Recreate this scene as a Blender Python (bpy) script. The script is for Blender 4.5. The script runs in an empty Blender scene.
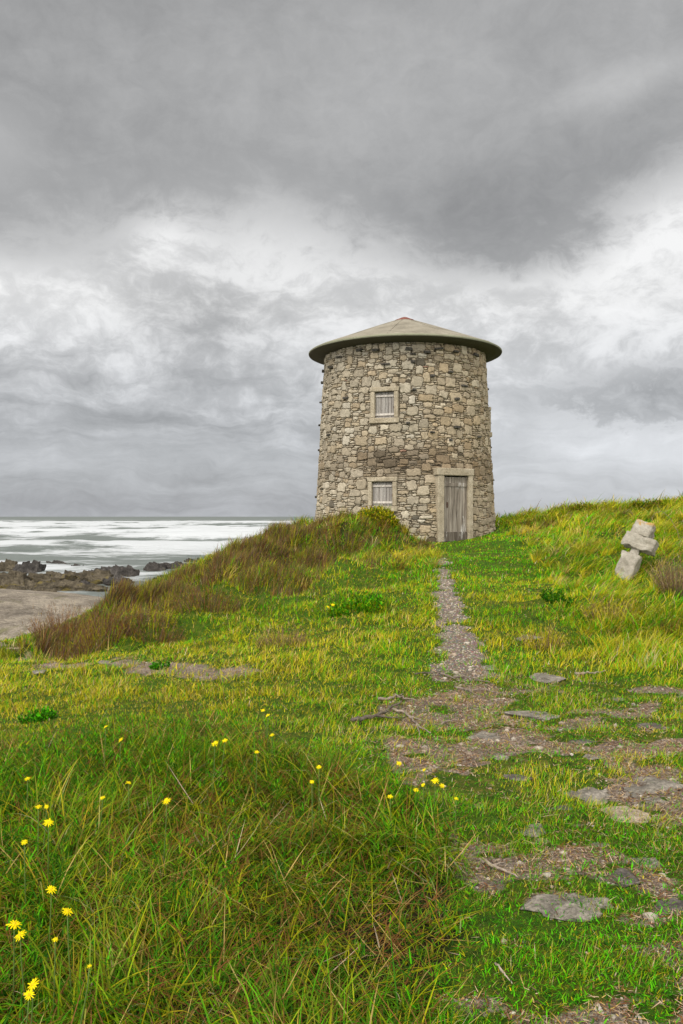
import bpy, math
import numpy as np
from mathutils import Vector, Matrix

RNG = np.random.default_rng(11)
SC = bpy.context.scene
COL = SC.collection
EYE = 1.6          # eye height of the photographer
F = 850.0          # focal length in pixels
HX, HY = 341.5, 516.5
SEA = -4.4

# ------------------------------------------------------------------ noise
def _hash(ix, iy, iz, seed):
    h = (ix.astype(np.int64) * 374761393 + iy.astype(np.int64) * 668265263 + iz.astype(np.int64) * 2147483647 + seed * 1274126177) & 0xFFFFFFFF
    h = ((h ^ (h >> 13)) * 1274126177) & 0xFFFFFFFF
    h = ((h ^ (h >> 16)) * 2246822519) & 0xFFFFFFFF
    h = h ^ (h >> 15)
    return (h & 0xFFFFFF) / float(0xFFFFFF)

def vnoise(x, y, z=None, seed=0):
    x = np.asarray(x, float); y = np.asarray(y, float)
    z = np.zeros_like(x) if z is None else np.asarray(z, float)
    ix, iy, iz = np.floor(x), np.floor(y), np.floor(z)
    fx, fy, fz = x - ix, y - iy, z - iz
    fx = fx * fx * (3 - 2 * fx); fy = fy * fy * (3 - 2 * fy); fz = fz * fz * (3 - 2 * fz)
    r = 0
    for dx in (0, 1):
        wx = fx if dx else 1 - fx
        for dy in (0, 1):
            wy = fy if dy else 1 - fy
            for dz in (0, 1):
                wz = fz if dz else 1 - fz
                r = r + wx * wy * wz * _hash(ix + dx, iy + dy, iz + dz, seed)
    return r

def fbm(x, y, z=None, seed=0, octv=4):
    r, a, s, f = 0, .5, 0, 1.0
    for o in range(octv):
        r = r + a * vnoise(np.asarray(x) * f, np.asarray(y) * f, None if z is None else np.asarray(z) * f, seed + o * 17)
        s += a; a *= .5; f *= 2.03
    return r / s

def sstep(a, b, x):
    t = np.clip((x - a) / (b - a), 0, 1)
    return t * t * (3 - 2 * t)

# ------------------------------------------------------------------ terrain
def W(px, py, Y, dz=0.0):
    return ((px - HX) * Y / F, Y, EYE - (py - HY) * Y / F + dz)

TX, TY, TR0 = 1.93, 26.0, 2.80    # windmill tower axis and base radius
cp = [
    # close round the photographer
    (0, 0, 0.0), (-3, 0, 0.02), (3, 0, 0.0), (0, -6, 0.0), (-8, -6, -.1), (8, -6, .1), (-15, 0, -.5), (15, 0, .5), (0, -20, 0), (-25, -15, -1), (25, -15, 1),
    (0.0, 2.7, 0.03), (-1.2, 3.0, 0.08), (1.2, 2.7, 0.0), (-1, 4.5, 0.12), (-2.4, 4.5, .08), (0.3, 4.2, 0.06), (1.6, 4.2, 0.0), (-1.0, 5.8, 0.08),
    (1.0, 5.2, 0.02), (2.2, 5.2, 0.02), (1.2, 6.8, 0.02), (3.2, 6.9, .05), (-0.2, 7.0, 0.02), (-1.6, 7.6, -.04), (-3.2, 7.4, -.2),
    # path up to the door
    W(468, 690, 7.85), W(455, 640, 10.0), W(449, 603, 12.3), W(443, 568, 16.5), W(441, 552, 20.5), W(456, 543, 23.2), W(430, 545, 22.6),
    # short grass and sandy track on the left
    W(330, 660, 9.2), W(220, 668, 9.2), W(100, 664, 10.4), W(0, 655, 12.6), W(0, 643, 17.0, -.05), W(25, 648, 14.6, -.05), W(-25, 648, 15, -.05), W(45, 644, 17, -.1), W(0, 690, 9.4), W(-120, 650, 14), W(30, 632, 22, -.1),
    # front foot and flank of the mound
    W(330, 620, 11.8), W(390, 590, 13.5), W(420, 562, 17.0), W(415, 545, 20.5), W(220, 640, 11.6), W(120, 648, 12.3), W(250, 602, 14.9), W(330, 572, 17.6), W(200, 592, 17.0), W(130, 622, 14.6),
    W(370, 543, 19.9), W(290, 563, 18.9),
    # crest of the mound
    W(48, 640, 14.6, -.15), W(100, 605, 16.6, -.25), W(200, 568, 19.0, -.3), W(260, 537, 20.6, -.3), W(305, 525, 21.4, -.22), W(350, 514, 21.4, -.16), W(385, 510, 21.2, -.12), W(398, 521, 21.6, -.1), W(408, 537, 21.6, -.1), W(419, 547, 21.5, -.05),
    # lee of the mound, down to the shore
    (-10.5, 24, -2.0), (-6.5, 26, -.9), (-3.2, 26, .4), (-1.2, 26, 1.0), (-5, 34, -2.4), (0, 34, -.4), (-12, 40, -3.6), (-2, 50, -3.4),
    (8, 50, -1.0), (6, 36, .6), (-14, 60, -4.6), (0, 65, -5.5), (10, 70, -4.5), (0, 100, -9), (-20, 85, -5.2), (-8, 85, -6), (-18, 69, -4.8), (-12.5, 76, -5.4),
    # beach
    W(20, 628, 25), W(30, 606, 38), W(60, 598, 50), W(20, 590, 60), (-29, 76, -4.9), (-34.7, 86, -5.4), (-25, 88, -5.6), (-40, 100, -6), (-60, 60, -4), (-60, 100, -7),
    (-25, 25, -1.8), (-45, 30, -2.2), (-14, 12, -.7), (-80, 20, -2.0), (-90, 110, -8), (-22, 110, -9),
    # tower foot
    (TX + 3.0, TY - .3, 1.28), (TX + 2.2, TY - 2.0, 1.06), (TX - 1.3, TY - 2.7, 1.18), (TX - 2.9, TY, 1.1), (TX, TY + 3, 1.1), (TX, TY, 1.0),
    # the rise on the right
    W(500, 540, 22, -.05), W(500, 523, 28, -.05), W(540, 513, 33, -.15), W(600, 506, 34, -.2), W(640, 505, 32, -.25), W(683, 507, 31, -.2), W(760, 500, 30), W(900, 500, 30),
    W(500, 580, 15.0), W(540, 545, 21.5), W(560, 600, 12.6), W(625, 577, 15.0), W(665, 556, 16.0), W(600, 530, 23), W(660, 525, 23), W(520, 640, 9.9),
    W(600, 645, 9.8), W(683, 620, 10.4), W(683, 690, 7.7), W(760, 640, 9.0), W(900, 640, 10),
    (14, 46, 1.2), (25, 60, 1.2), (45, 40, 2.0), (60, 80, 0), (40, 110, -5), (90, 20, 2), (90, 110, -6),
]
cp = np.array(cp, float)
_n = len(cp)
def _U(r2):
    return 0.5 * r2 * np.log(r2 + 1e-9)
_d2 = ((cp[:, None, :2] - cp[None, :, :2]) ** 2).sum(-1)
_K = _U(_d2) + np.eye(_n) * 0.05
_P = np.c_[np.ones(_n), cp[:, :2]]
_A = np.zeros((_n + 3, _n + 3)); _A[:_n, :_n] = _K; _A[:_n, _n:] = _P; _A[_n:, :_n] = _P.T
_w = np.linalg.solve(_A, np.r_[cp[:, 2], 0, 0, 0])

def base_h(x, y):
    x = np.asarray(x, float); y = np.asarray(y, float)
    shp = x.shape; x = x.ravel(); y = y.ravel()
    out = np.empty(len(x))
    for i in range(0, len(x), 100000):
        xs, ys = x[i:i + 100000], y[i:i + 100000]
        r2 = (xs[:, None] - cp[None, :, 0]) ** 2 + (ys[:, None] - cp[None, :, 1]) ** 2
        out[i:i + 100000] = _U(r2) @ _w[:_n] + _w[_n] + _w[_n + 1] * xs + _w[_n + 2] * ys
    return out.reshape(shp)

def seg_dist(x, y, pts):
    """distance to a polyline and the running parameter 0..1 along it"""
    x = np.asarray(x, float); y = np.asarray(y, float)
    best = np.full(x.shape, 1e9); par = np.zeros(x.shape)
    n = len(pts) - 1
    for i in range(n):
        ax, ay = pts[i][:2]; bx, by = pts[i + 1][:2]
        dx, dy = bx - ax, by - ay
        t = np.clip(((x - ax) * dx + (y - ay) * dy) / (dx * dx + dy * dy + 1e-12), 0, 1)
        d = np.hypot(x - ax - t * dx, y - ay - t * dy)
        m = d < best
        best = np.where(m, d, best); par = np.where(m, (i + t) / n, par)
    return best, par

PATH = [W(456, 543, 23.2), W(442, 553, 20.5), W(442, 568, 16.5), W(447, 590, 13.3), W(450, 610, 11.7), W(457, 640, 10.0), W(463, 665, 8.8), W(468, 690, 7.8)]
RIDGE = [W(62, 634, 14.9), W(100, 605, 16.6), W(200, 568, 19.0), W(260, 537, 20.6), W(305, 525, 21.4), W(350, 514, 21.4), W(400, 514, 21.4)]
TRACK = [W(285, 668, 9.1), W(215, 676, 8.8), W(130, 664, 10.2), W(60, 662, 11.0), W(0, 650, 13.5), W(-60, 640, 16)]
TALL = [(-3.6, 1.2), (.05, 1.2), (.22, 2.5), (.42, 3.3), (.56, 4.0), (.38, 4.5), (.05, 4.95), (-.4, 5.5), (-1.0, 5.95), (-1.6, 6.0), (-2.2, 5.5), (-3.0, 4.9), (-4.5, 4.6), (-5, 1.2)]

def in_poly(x, y, poly):
    c = np.zeros(np.shape(x), bool); j = len(poly) - 1
    for i in range(len(poly)):
        xi, yi = poly[i]; xj, yj = poly[j]
        hit = ((yi > y) != (yj > y)) & (x < (xj - xi) * (y - yi) / (yj - yi + 1e-12) + xi)
        c ^= hit; j = i
    return c

def ridge_side(x, y):
    """+ on the photographer's side of the crest of the mound"""
    rp = np.array([r[:2] for r in RIDGE]); order = np.argsort(rp[:, 0])
    yr = np.interp(x, rp[order, 0], rp[order, 1])
    return yr - y

def zones(x, y):
    """soft masks of the ground cover, all in metres on the ground"""
    z = {}
    wob = fbm(x * 2.1, y * 2.1, seed=3) - .5
    wob2 = fbm(x * .7, y * .7, seed=5) - .5
    d, t = seg_dist(x, y, PATH)
    half = .03 + .15 * sstep(.12, .5, t) + .06 * sstep(.6, 1, t)
    wob3 = fbm(x * 6.5, y * 4.5, seed=6, octv=3) - .5
    z['path'] = sstep(.10, -.10, d - half + wob * .28 + wob3 * .34) * sstep(.15, .3, t) * sstep(1.0, .86, t + wob3 * .2)
    # trodden stony apron where the path ends
    u = (x - 1.5) / 1.5; v = (y - 6.2) / 2.6
    u2 = (x - 1.75) / 1.0; v2 = (y - 4.2) / 1.6
    ap = np.maximum(sstep(1.2, .3, np.hypot(u, v)), sstep(1.3, .3, np.hypot(u2, v2)))
    ap = np.maximum(ap, .85 * sstep(1.1, .3, np.hypot((x - 3.2) / 1.4, (y - 5.6) / 2.2)))
    n = fbm(x * 1.7 + 7, y * 2.6, seed=8, octv=5) + .62 * (fbm(x * 8, y * 8, seed=31, octv=4) - .5)
    z['bare'] = np.clip(ap * sstep(.515, .600, n + .10 * ap - .05) + .8 * sstep(.60, .68, n) * (x > .3) * (y < 8), 0, 1)
    z['apron'] = ap
    d, t = seg_dist(x, y, TRACK)
    z['track'] = sstep(.5, 0.0, d + wob * .9) * sstep(.40, .58, fbm(x * 2.6, y * 2.6, seed=23) + .1) * sstep(0, .1, t)
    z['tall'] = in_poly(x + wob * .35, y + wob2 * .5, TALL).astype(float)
    rs = ridge_side(x, y)
    inx = sstep(-5.9, -4.9, x) * sstep(2.6, 1.7, x)
    z['mound'] = inx * sstep(6.5, 3.5, rs + wob2 * 1.5) * (y > 11)
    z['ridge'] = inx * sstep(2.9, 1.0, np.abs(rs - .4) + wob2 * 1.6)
    z['lee'] = sstep(0, -1.0, rs) * (x < 3.2)
    z['hill'] = sstep(2.2, 3.6, x - .13 * (y - 8) + wob2 * 1.0) * sstep(7.2, 8.8, y + wob2)
    # where the turf stops above the beach
    edge = np.interp(x, [-40, -20, -12, -8.2, -6.0, -3, 0, 4, 60], [13, 14.5, 16.5, 19.5, 26, 30, 33, 60, 90])
    z['beach'] = sstep(-1.0, 1.0, y - edge + wob2 * 3 + wob * 1.2)
    return z

def ground_h(x, y):
    x = np.asarray(x, float); y = np.asarray(y, float)
    h = base_h(x, y)
    rs = ridge_side(x, y)
    far = sstep(8.5, 12, y) * sstep(60, 45, y)
    flat = sstep(0.15, 1.2, seg_dist(x, y, PATH)[0]) * (.25 + .75 * sstep(TR0 - .2, TR0 + 1.6, np.hypot(x - TX, y - TY)))
    hill = sstep(2.2, 4.0, x - .13 * (y - 8))
    h = h + flat * far * (.10 + .26 * hill + .85 * sstep(1.0, 0, x) * sstep(11, 13, y) * sstep(7, 4, np.abs(rs - 2)) * (.45 + .55 * sstep(.2, 1.2, rs))) * (fbm(x * .9, y * .9, seed=41, octv=3) - .5) * 1.6
    h = h + flat * (.045 + .04 * far) * (fbm(x * 3.1, y * 3.1, seed=42, octv=3) - .5) * 2
    h = h + .018 * (fbm(x * 14, y * 14, seed=43, octv=2) - .5) * sstep(14, 8, y)
    return h

_YS = np.concatenate([np.arange(1.2, 12, .01), np.arange(12, 40, .03), np.arange(40, 130, .2)])
def hit(px, py, h=0.0):
    """first point of the ground (raised by h) under that line of sight"""
    X = (px - HX) / F * _YS; Z = EYE - (py - HY) / F * _YS
    g = ground_h(X, _YS) + h
    k = int(np.argmax(g >= Z))
    return float(X[k]), float(_YS[k]), float(g[k] - h)

# ------------------------------------------------------------------ mesh helpers
def mesh_obj(name, verts, faces_tri=None, faces=None, mat=None, parent=None, col=None, smooth=True, loc=None):
    me = bpy.data.meshes.new(name)
    verts = np.asarray(verts, np.float32)
    if faces_tri is not None:
        ft = np.asarray(faces_tri, np.int32)
        me.vertices.add(len(verts)); me.vertices.foreach_set('co', verts.ravel())
        me.loops.add(ft.size); me.loops.foreach_set('vertex_index', ft.ravel())
        me.polygons.add(len(ft)); me.polygons.foreach_set('loop_start', np.arange(0, ft.size, ft.shape[1], dtype=np.int32))
        me.update(calc_edges=True)
    else:
        me.from_pydata([tuple(map(float, v)) for v in verts], [], faces)
        me.update()
    me.polygons.foreach_set('use_smooth', np.full(len(me.polygons), smooth, bool))
    if col is not None:
        a = me.color_attributes.new('col', 'FLOAT_COLOR', 'POINT')
        c = np.ones((len(verts), 4), np.float32); c[:, :col.shape[1]] = col
        a.data.foreach_set('color', c.ravel())
    if mat is not None:
        me.materials.append(mat)
    o = bpy.data.objects.new(name, me); COL.objects.link(o)
    if parent is not None:
        o.parent = parent
    if loc is not None:
        o.location = loc
    return o

def empty(name, loc=(0, 0, 0), rot=(0, 0, 0)):
    o = bpy.data.objects.new(name, None); COL.objects.link(o)
    o.location = loc; o.rotation_euler = rot; o.empty_display_size = .2
    return o

def tag(o, label=None, cat=None, group=None, kind=None):
    if label: o['label'] = label
    if cat: o['category'] = cat
    if group: o['group'] = group
    if kind: o['kind'] = kind
    return o

class MB:
    """collects pieces for one mesh"""
    def __init__(s): s.v = []; s.f = []; s.c = []; s.n = 0
    def add(s, v, f, c=None):
        v = np.asarray(v, float); s.v.append(v)
        s.f += [tuple(int(i) + s.n for i in q) for q in f]; s.n += len(v)
        s.c.append(np.tile(np.asarray(c if c is not None else (1, 1, 1), float), (len(v), 1)) if (c is None or np.ndim(c) == 1) else np.asarray(c, float))
    def box(s, c, d, ch=.01, R=None, col=None):
        """bevelled box: centre c, size d"""
        hx, hy, hz = np.array(d) / 2.0; ch = min(ch, hx * .6, hy * .6, hz * .6)
        vs = []
        for sx in (-1, 1):
            for sy in (-1, 1):
                for sz in (-1, 1):
                    vs += [(sx * hx, sy * (hy - ch), sz * (hz - ch)), (sx * (hx - ch), sy * hy, sz * (hz - ch)), (sx * (hx - ch), sy * (hy - ch), sz * hz)]
        vs = np.array(vs)
        def I(sx, sy, sz, k): return (((sx > 0) * 4 + (sy > 0) * 2 + (sz > 0)) * 3 + k)
        fs = []
        for sg in (-1, 1):
            fs.append([I(sg, a, b, 0) for a, b in ((-1, -1), (1, -1), (1, 1), (-1, 1))])
            fs.append([I(a, sg, b, 1) for a, b in ((-1, -1), (1, -1), (1, 1), (-1, 1))])
            fs.append([I(a, b, sg, 2) for a, b in ((-1, -1), (1, -1), (1, 1), (-1, 1))])
        for a in (-1, 1):
            for b in (-1, 1):
                fs.append([I(a, b, -1, 0), I(a, b, 1, 0), I(a, b, 1, 1), I(a, b, -1, 1)])
                fs.append([I(a, -1, b, 0), I(a, 1, b, 0), I(a, 1, b, 2), I(a, -1, b, 2)])
                fs.append([I(-1, a, b, 1), I(1, a, b, 1), I(1, a, b, 2), I(-1, a, b, 2)])
                for cc in (-1, 1):
                    fs.append([I(a, b, cc, 0), I(a, b, cc, 1), I(a, b, cc, 2)])
        # make every face wind outwards
        out = []
        for q in fs:
            p = vs[q]; nrm = np.cross(p[1] - p[0], p[2] - p[0])
            out.append(q if np.dot(nrm, p.mean(0)) > 0 else q[::-1])
        if R is not None: vs = vs @ np.array(R).T
        s.add(vs + np.array(c), out, col)
    def build(s, name, mat, parent=None, smooth=False, loc=None):
        return mesh_obj(name, np.concatenate(s.v), faces=s.f, mat=mat, parent=parent, col=np.concatenate(s.c), smooth=smooth, loc=loc)

def tube(pts, rad, sides=6):
    pts = np.asarray(pts, float); n = len(pts); rad = np.broadcast_to(rad, (n,))
    vs = []
    for i in range(n):
        t = pts[min(i + 1, n - 1)] - pts[max(i - 1, 0)]; t = t / (np.linalg.norm(t) + 1e-9)
        a = np.cross(t, (0, 0, 1)) if abs(t[2]) < .9 else np.cross(t, (1, 0, 0)); a /= np.linalg.norm(a); b = np.cross(t, a)
        for k in range(sides):
            w = 2 * math.pi * k / sides
            vs.append(pts[i] + rad[i] * (math.cos(w) * a + math.sin(w) * b))
    fs = []
    for i in range(n - 1):
        for k in range(sides):
            k2 = (k + 1) % sides
            fs.append((i * sides + k, i * sides + k2, (i + 1) * sides + k2, (i + 1) * sides + k))
    fs.append(tuple(range(sides))[::-1]); fs.append(tuple((n - 1) * sides + k for k in range(sides)))
    return np.array(vs), fs

_ico = {}
def ico(sub):
    if sub not in _ico:
        import bmesh
        bm = bmesh.new(); bmesh.ops.create_icosphere(bm, subdivisions=sub, radius=1.0)
        bm.verts.ensure_lookup_table()
        _ico[sub] = (np.array([v.co[:] for v in bm.verts]), np.array([[v.index for v in f.verts] for f in bm.faces]))
        bm.free()
    return _ico[sub]

def rock_shape(dims, seed, sub=4, planes=9, rough=.10, flat_top=False):
    r = np.random.default_rng(seed)
    v, f = ico(sub); p = v.copy()
    for k in range(planes):
        n = r.normal(size=3); n /= np.linalg.norm(n); off = r.uniform(.55, .9)
        d = p @ n - off
        p -= np.maximum(d, 0)[:, None] * n * .92
    if flat_top:
        d = p[:, 2] - .45
        p[:, 2] -= np.maximum(d, 0) * .8
    o = r.uniform(0, 50)
    nn = fbm(p[:, 0] * 2.2 + o, p[:, 1] * 2.2, p[:, 2] * 2.2, seed=seed % 97, octv=5) - .5
    p += (p / (np.linalg.norm(p, axis=1)[:, None] + 1e-6)) * (nn * rough * 3)[:, None]
    return p * np.array(dims) / 2, f

# ------------------------------------------------------------------ materials
def new_mat(name):
    m = bpy.data.materials.new(name); m.use_nodes = True
    nt = m.node_tree; nt.nodes.clear()
    return m, nt
def nd(nt, t, **kw):
    n = nt.nodes.new(t)
    for k, v in kw.items():
        setattr(n, k, v)
    return n
def setin(n, **kw):
    for k, v in kw.items():
        n.inputs[k.replace('_', ' ')].default_value = v
def noise(nt, vec, scale, detail=5, rough=.6, dist=0.0):
    n = nd(nt, 'ShaderNodeTexNoise'); setin(n, Scale=scale, Detail=detail, Roughness=rough, Distortion=dist)
    if vec is not None: nt.links.new(vec, n.inputs['Vector'])
    return n.outputs['Fac']
def mapping(nt, vec, scale=(1, 1, 1), rot=(0, 0, 0)):
    m = nd(nt, 'ShaderNodeMapping'); m.inputs['Scale'].default_value = scale; m.inputs['Rotation'].default_value = rot
    nt.links.new(vec, m.inputs['Vector']); return m.outputs[0]
def ramp(nt, fac, stops):
    r = nd(nt, 'ShaderNodeValToRGB'); e = r.color_ramp.elements
    while len(e) < len(stops): e.new(.5)
    for i, (p, c) in enumerate(stops):
        e[i].position = p; e[i].color = (*c, 1) if np.ndim(c) else (c, c, c, 1)
    nt.links.new(fac, r.inputs['Fac']); return r.outputs['Color']
def mix(nt, fac, a, b, mode='MIX'):
    m = nd(nt, 'ShaderNodeMix', data_type='RGBA', blend_type=mode)
    for k, s, v in ((0, m.inputs[0], fac), (1, m.inputs[6], a), (2, m.inputs[7], b)):
        if isinstance(v, (int, float)): s.default_value = v if k == 0 else (v, v, v, 1)
        elif isinstance(v, tuple): s.default_value = (*v, 1)
        else: nt.links.new(v, s)
    return m.outputs[2]
def math_(nt, op, a, b=None, c=None, clamp=False):
    m = nd(nt, 'ShaderNodeMath', operation=op, use_clamp=clamp)
    for i, v in enumerate((a, b, c)):
        if v is None: continue
        if isinstance(v, (int, float)): m.inputs[i].default_value = v
        else: nt.links.new(v, m.inputs[i])
    return m.outputs[0]
def attr(nt, name='col'):
    return nd(nt, 'ShaderNodeAttribute', attribute_name=name).outputs['Color']
def finish(nt, color, rough=.85, spec=.25, bump=None, bump_d=.01, bump_s=1.0):
    b = nd(nt, 'ShaderNodeBsdfPrincipled'); o = nd(nt, 'ShaderNodeOutputMaterial')
    if isinstance(color, tuple): b.inputs['Base Color'].default_value = (*color, 1)
    else: nt.links.new(color, b.inputs['Base Color'])
    if isinstance(rough, (int, float)): b.inputs['Roughness'].default_value = rough
    else: nt.links.new(rough, b.inputs['Roughness'])
    b.inputs['Specular IOR Level'].default_value = spec
    if bump is not None:
        bp = nd(nt, 'ShaderNodeBump'); bp.inputs['Distance'].default_value = bump_d; bp.inputs['Strength'].default_value = bump_s
        nt.links.new(bump, bp.inputs['Height']); nt.links.new(bp.outputs[0], b.inputs['Normal'])
    nt.links.new(b.outputs[0], o.inputs[0])
    return b
def objco(nt): return nd(nt, 'ShaderNodeTexCoord').outputs['Object']
def geoco(nt): return nd(nt, 'ShaderNodeNewGeometry').outputs['Position']

def mat_leaf(name, transl=.35, rough=.6):
    m, nt = new_mat(name)
    c = attr(nt)
    b = nd(nt, 'ShaderNodeBsdfPrincipled'); nt.links.new(c, b.inputs['Base Color'])
    b.inputs['Roughness'].default_value = rough; b.inputs['Specular IOR Level'].default_value = .06
    t = nd(nt, 'ShaderNodeBsdfTranslucent'); nt.links.new(c, t.inputs['Color'])
    mx = nd(nt, 'ShaderNodeMixShader'); mx.inputs[0].default_value = transl
    nt.links.new(b.outputs[0], mx.inputs[1]); nt.links.new(t.outputs[0], mx.inputs[2])
    o = nd(nt, 'ShaderNodeOutputMaterial'); nt.links.new(mx.outputs[0], o.inputs[0])
    return m

def mat_stone(name, stops, scale=6, bump_d=.02, lichen=None, use_col=False, fine=38):
    m, nt = new_mat(name); co = objco(nt)
    n1 = noise(nt, co, scale, 8, .68); n2 = noise(nt, co, fine, 5, .7); n3 = noise(nt, co, scale * .55, 4, .6, .6)
    c = ramp(nt, n1, stops)
    if use_col: c = mix(nt, 1.0, c, attr(nt), 'MULTIPLY')
    c = mix(nt, .8, c, ramp(nt, n2, [(.3, .40), (.5, .95), (.7, 1.55)]), 'MULTIPLY')
    if lichen:
        c = mix(nt, ramp(nt, n3, [(lichen[1], 0.0), (lichen[1] + .06, 1.0)]), c, lichen[0])
    h = math_(nt, 'MULTIPLY_ADD', n2, .35, n1)
    finish(nt, c, .88, .2, h, bump_d)
    return m

M = {}
M['grass'] = mat_leaf('grass_blade', .24)
M['heath'] = mat_leaf('heath_blade', .2, .8)
M['leaf'] = mat_leaf('weed_leaf', .3, .45)
M['petal'] = mat_leaf('yellow_petal', .3, .5)

# ground
def mat_ground():
    m, nt = new_mat('ground_cover'); co = geoco(nt)
    zc = nd(nt, 'ShaderNodeAttribute', attribute_name='col'); sep = nd(nt, 'ShaderNodeSeparateColor'); nt.links.new(zc.outputs['Color'], sep.inputs[0])
    n1 = noise(nt, co, 1.3, 6, .65); n2 = noise(nt, co, 14, 6, .7); n3 = noise(nt, co, 70, 4, .7); n4 = noise(nt, co, 5, 5, .65)
    turf = ramp(nt, n2, [(.28, (.014, .024, .004)), (.45, (.036, .068, .005)), (.58, (.085, .095, .010)), (.72, (.17, .13, .04))])
    turf = mix(nt, ramp(nt, n1, [(.42, 0.0), (.62, .6)]), turf, (.034, .092, .005))
    # litter of dry stalks and grit
    lit = ramp(nt, n3, [(.30, (.06, .046, .036)), (.44, (.17, .132, .10)), (.56, (.32, .25, .19)), (.72, (.47, .375, .29))])
    lit = mix(nt, ramp(nt, n4, [(.44, 0.0), (.62, .65)]), lit, (.135, .115, .092))
    vor = nd(nt, 'ShaderNodeTexVoronoi'); setin(vor, Scale=42.0); nt.links.new(co, vor.inputs['Vector'])
    grav = mix(nt, ramp(nt, vor.outputs['Distance'], [(.05, 1.0), (.65, .25)]), (.07, .056, .042), mix(nt, .7, (.33, .275, .215), vor.outputs['Color'], 'SOFT_LIGHT'))
    grav = mix(nt, ramp(nt, n2, [(.4, 0.0), (.65, .6)]), grav, (.15, .118, .085))
    sand = ramp(nt, n2, [(.3, (.20, .165, .12)), (.5, (.31, .262, .20)), (.7, (.40, .35, .28))])
    sand = mix(nt, ramp(nt, noise(nt, mapping(nt, co, (.5, .12, .5)), 1.0, 6, .7), [(.40, 0.0), (.62, .85)]), sand, (.115, .095, .075))
    sand = mix(nt, ramp(nt, noise(nt, mapping(nt, co, (1.1, .35, 1)), .8, 7, .75), [(.56, 0.0), (.66, .7)]), sand, (.12, .12, .035))
    sand = mix(nt, .8, sand, ramp(nt, noise(nt, co, 3.5, 7, .85), [(.36, .45), (.5, .95), (.64, 1.3)]), 'MULTIPLY')
    e = math_(nt, 'ADD', sep.outputs[0], math_(nt, 'MULTIPLY', math_(nt, 'SUBTRACT', n2, .5), .8))
    c = mix(nt, ramp(nt, e, [(.35, 0.0), (.65, 1.0)]), turf, lit)
    e = math_(nt, 'ADD', sep.outputs[1], math_(nt, 'MULTIPLY', math_(nt, 'SUBTRACT', n2, .5), .8))
    c = mix(nt, ramp(nt, e, [(.35, 0.0), (.65, 1.0)]), c, grav)
    e = math_(nt, 'ADD', sep.outputs[2], math_(nt, 'MULTIPLY', math_(nt, 'SUBTRACT', n2, .5), .8))
    c = mix(nt, ramp(nt, e, [(.35, 0.0), (.65, 1.0)]), c, sand)
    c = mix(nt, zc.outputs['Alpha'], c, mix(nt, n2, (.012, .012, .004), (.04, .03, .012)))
    h = math_(nt, 'MULTIPLY_ADD', n3, .4, n2)
    finish(nt, c, .95, .1, h, .03)
    return m
M['ground'] = mat_ground()

# ------------------------------------------------------------------ camera, light, sky
cam = bpy.data.cameras.new('camera'); co_ = bpy.data.objects.new('camera', cam); COL.objects.link(co_)
cam.sensor_fit = 'VERTICAL'; cam.sensor_height = 36; cam.lens = F / 1024 * 36
cam.clip_start = .05; cam.clip_end = 60000
co_.location = (0, 0, EYE); co_.rotation_euler = (math.radians(90) + math.atan((HY - 512) / F), 0, 0)
SC.camera = co_

SUN_EL, SUN_AZ = math.radians(48), math.radians(215)      # azimuth clockwise from the view direction
sd = Vector((math.sin(SUN_AZ) * math.cos(SUN_EL), math.cos(SUN_AZ) * math.cos(SUN_EL), math.sin(SUN_EL)))
sl = bpy.data.lights.new('sun', 'SUN'); sl.energy = 1.5; sl.angle = math.radians(25); sl.color = (1, .965, .90)
so = bpy.data.objects.new('sun', sl); COL.objects.link(so); so.rotation_euler = (-sd).to_track_quat('-Z', 'Y').to_euler(); so.location = (-20, -30, 40)

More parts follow.
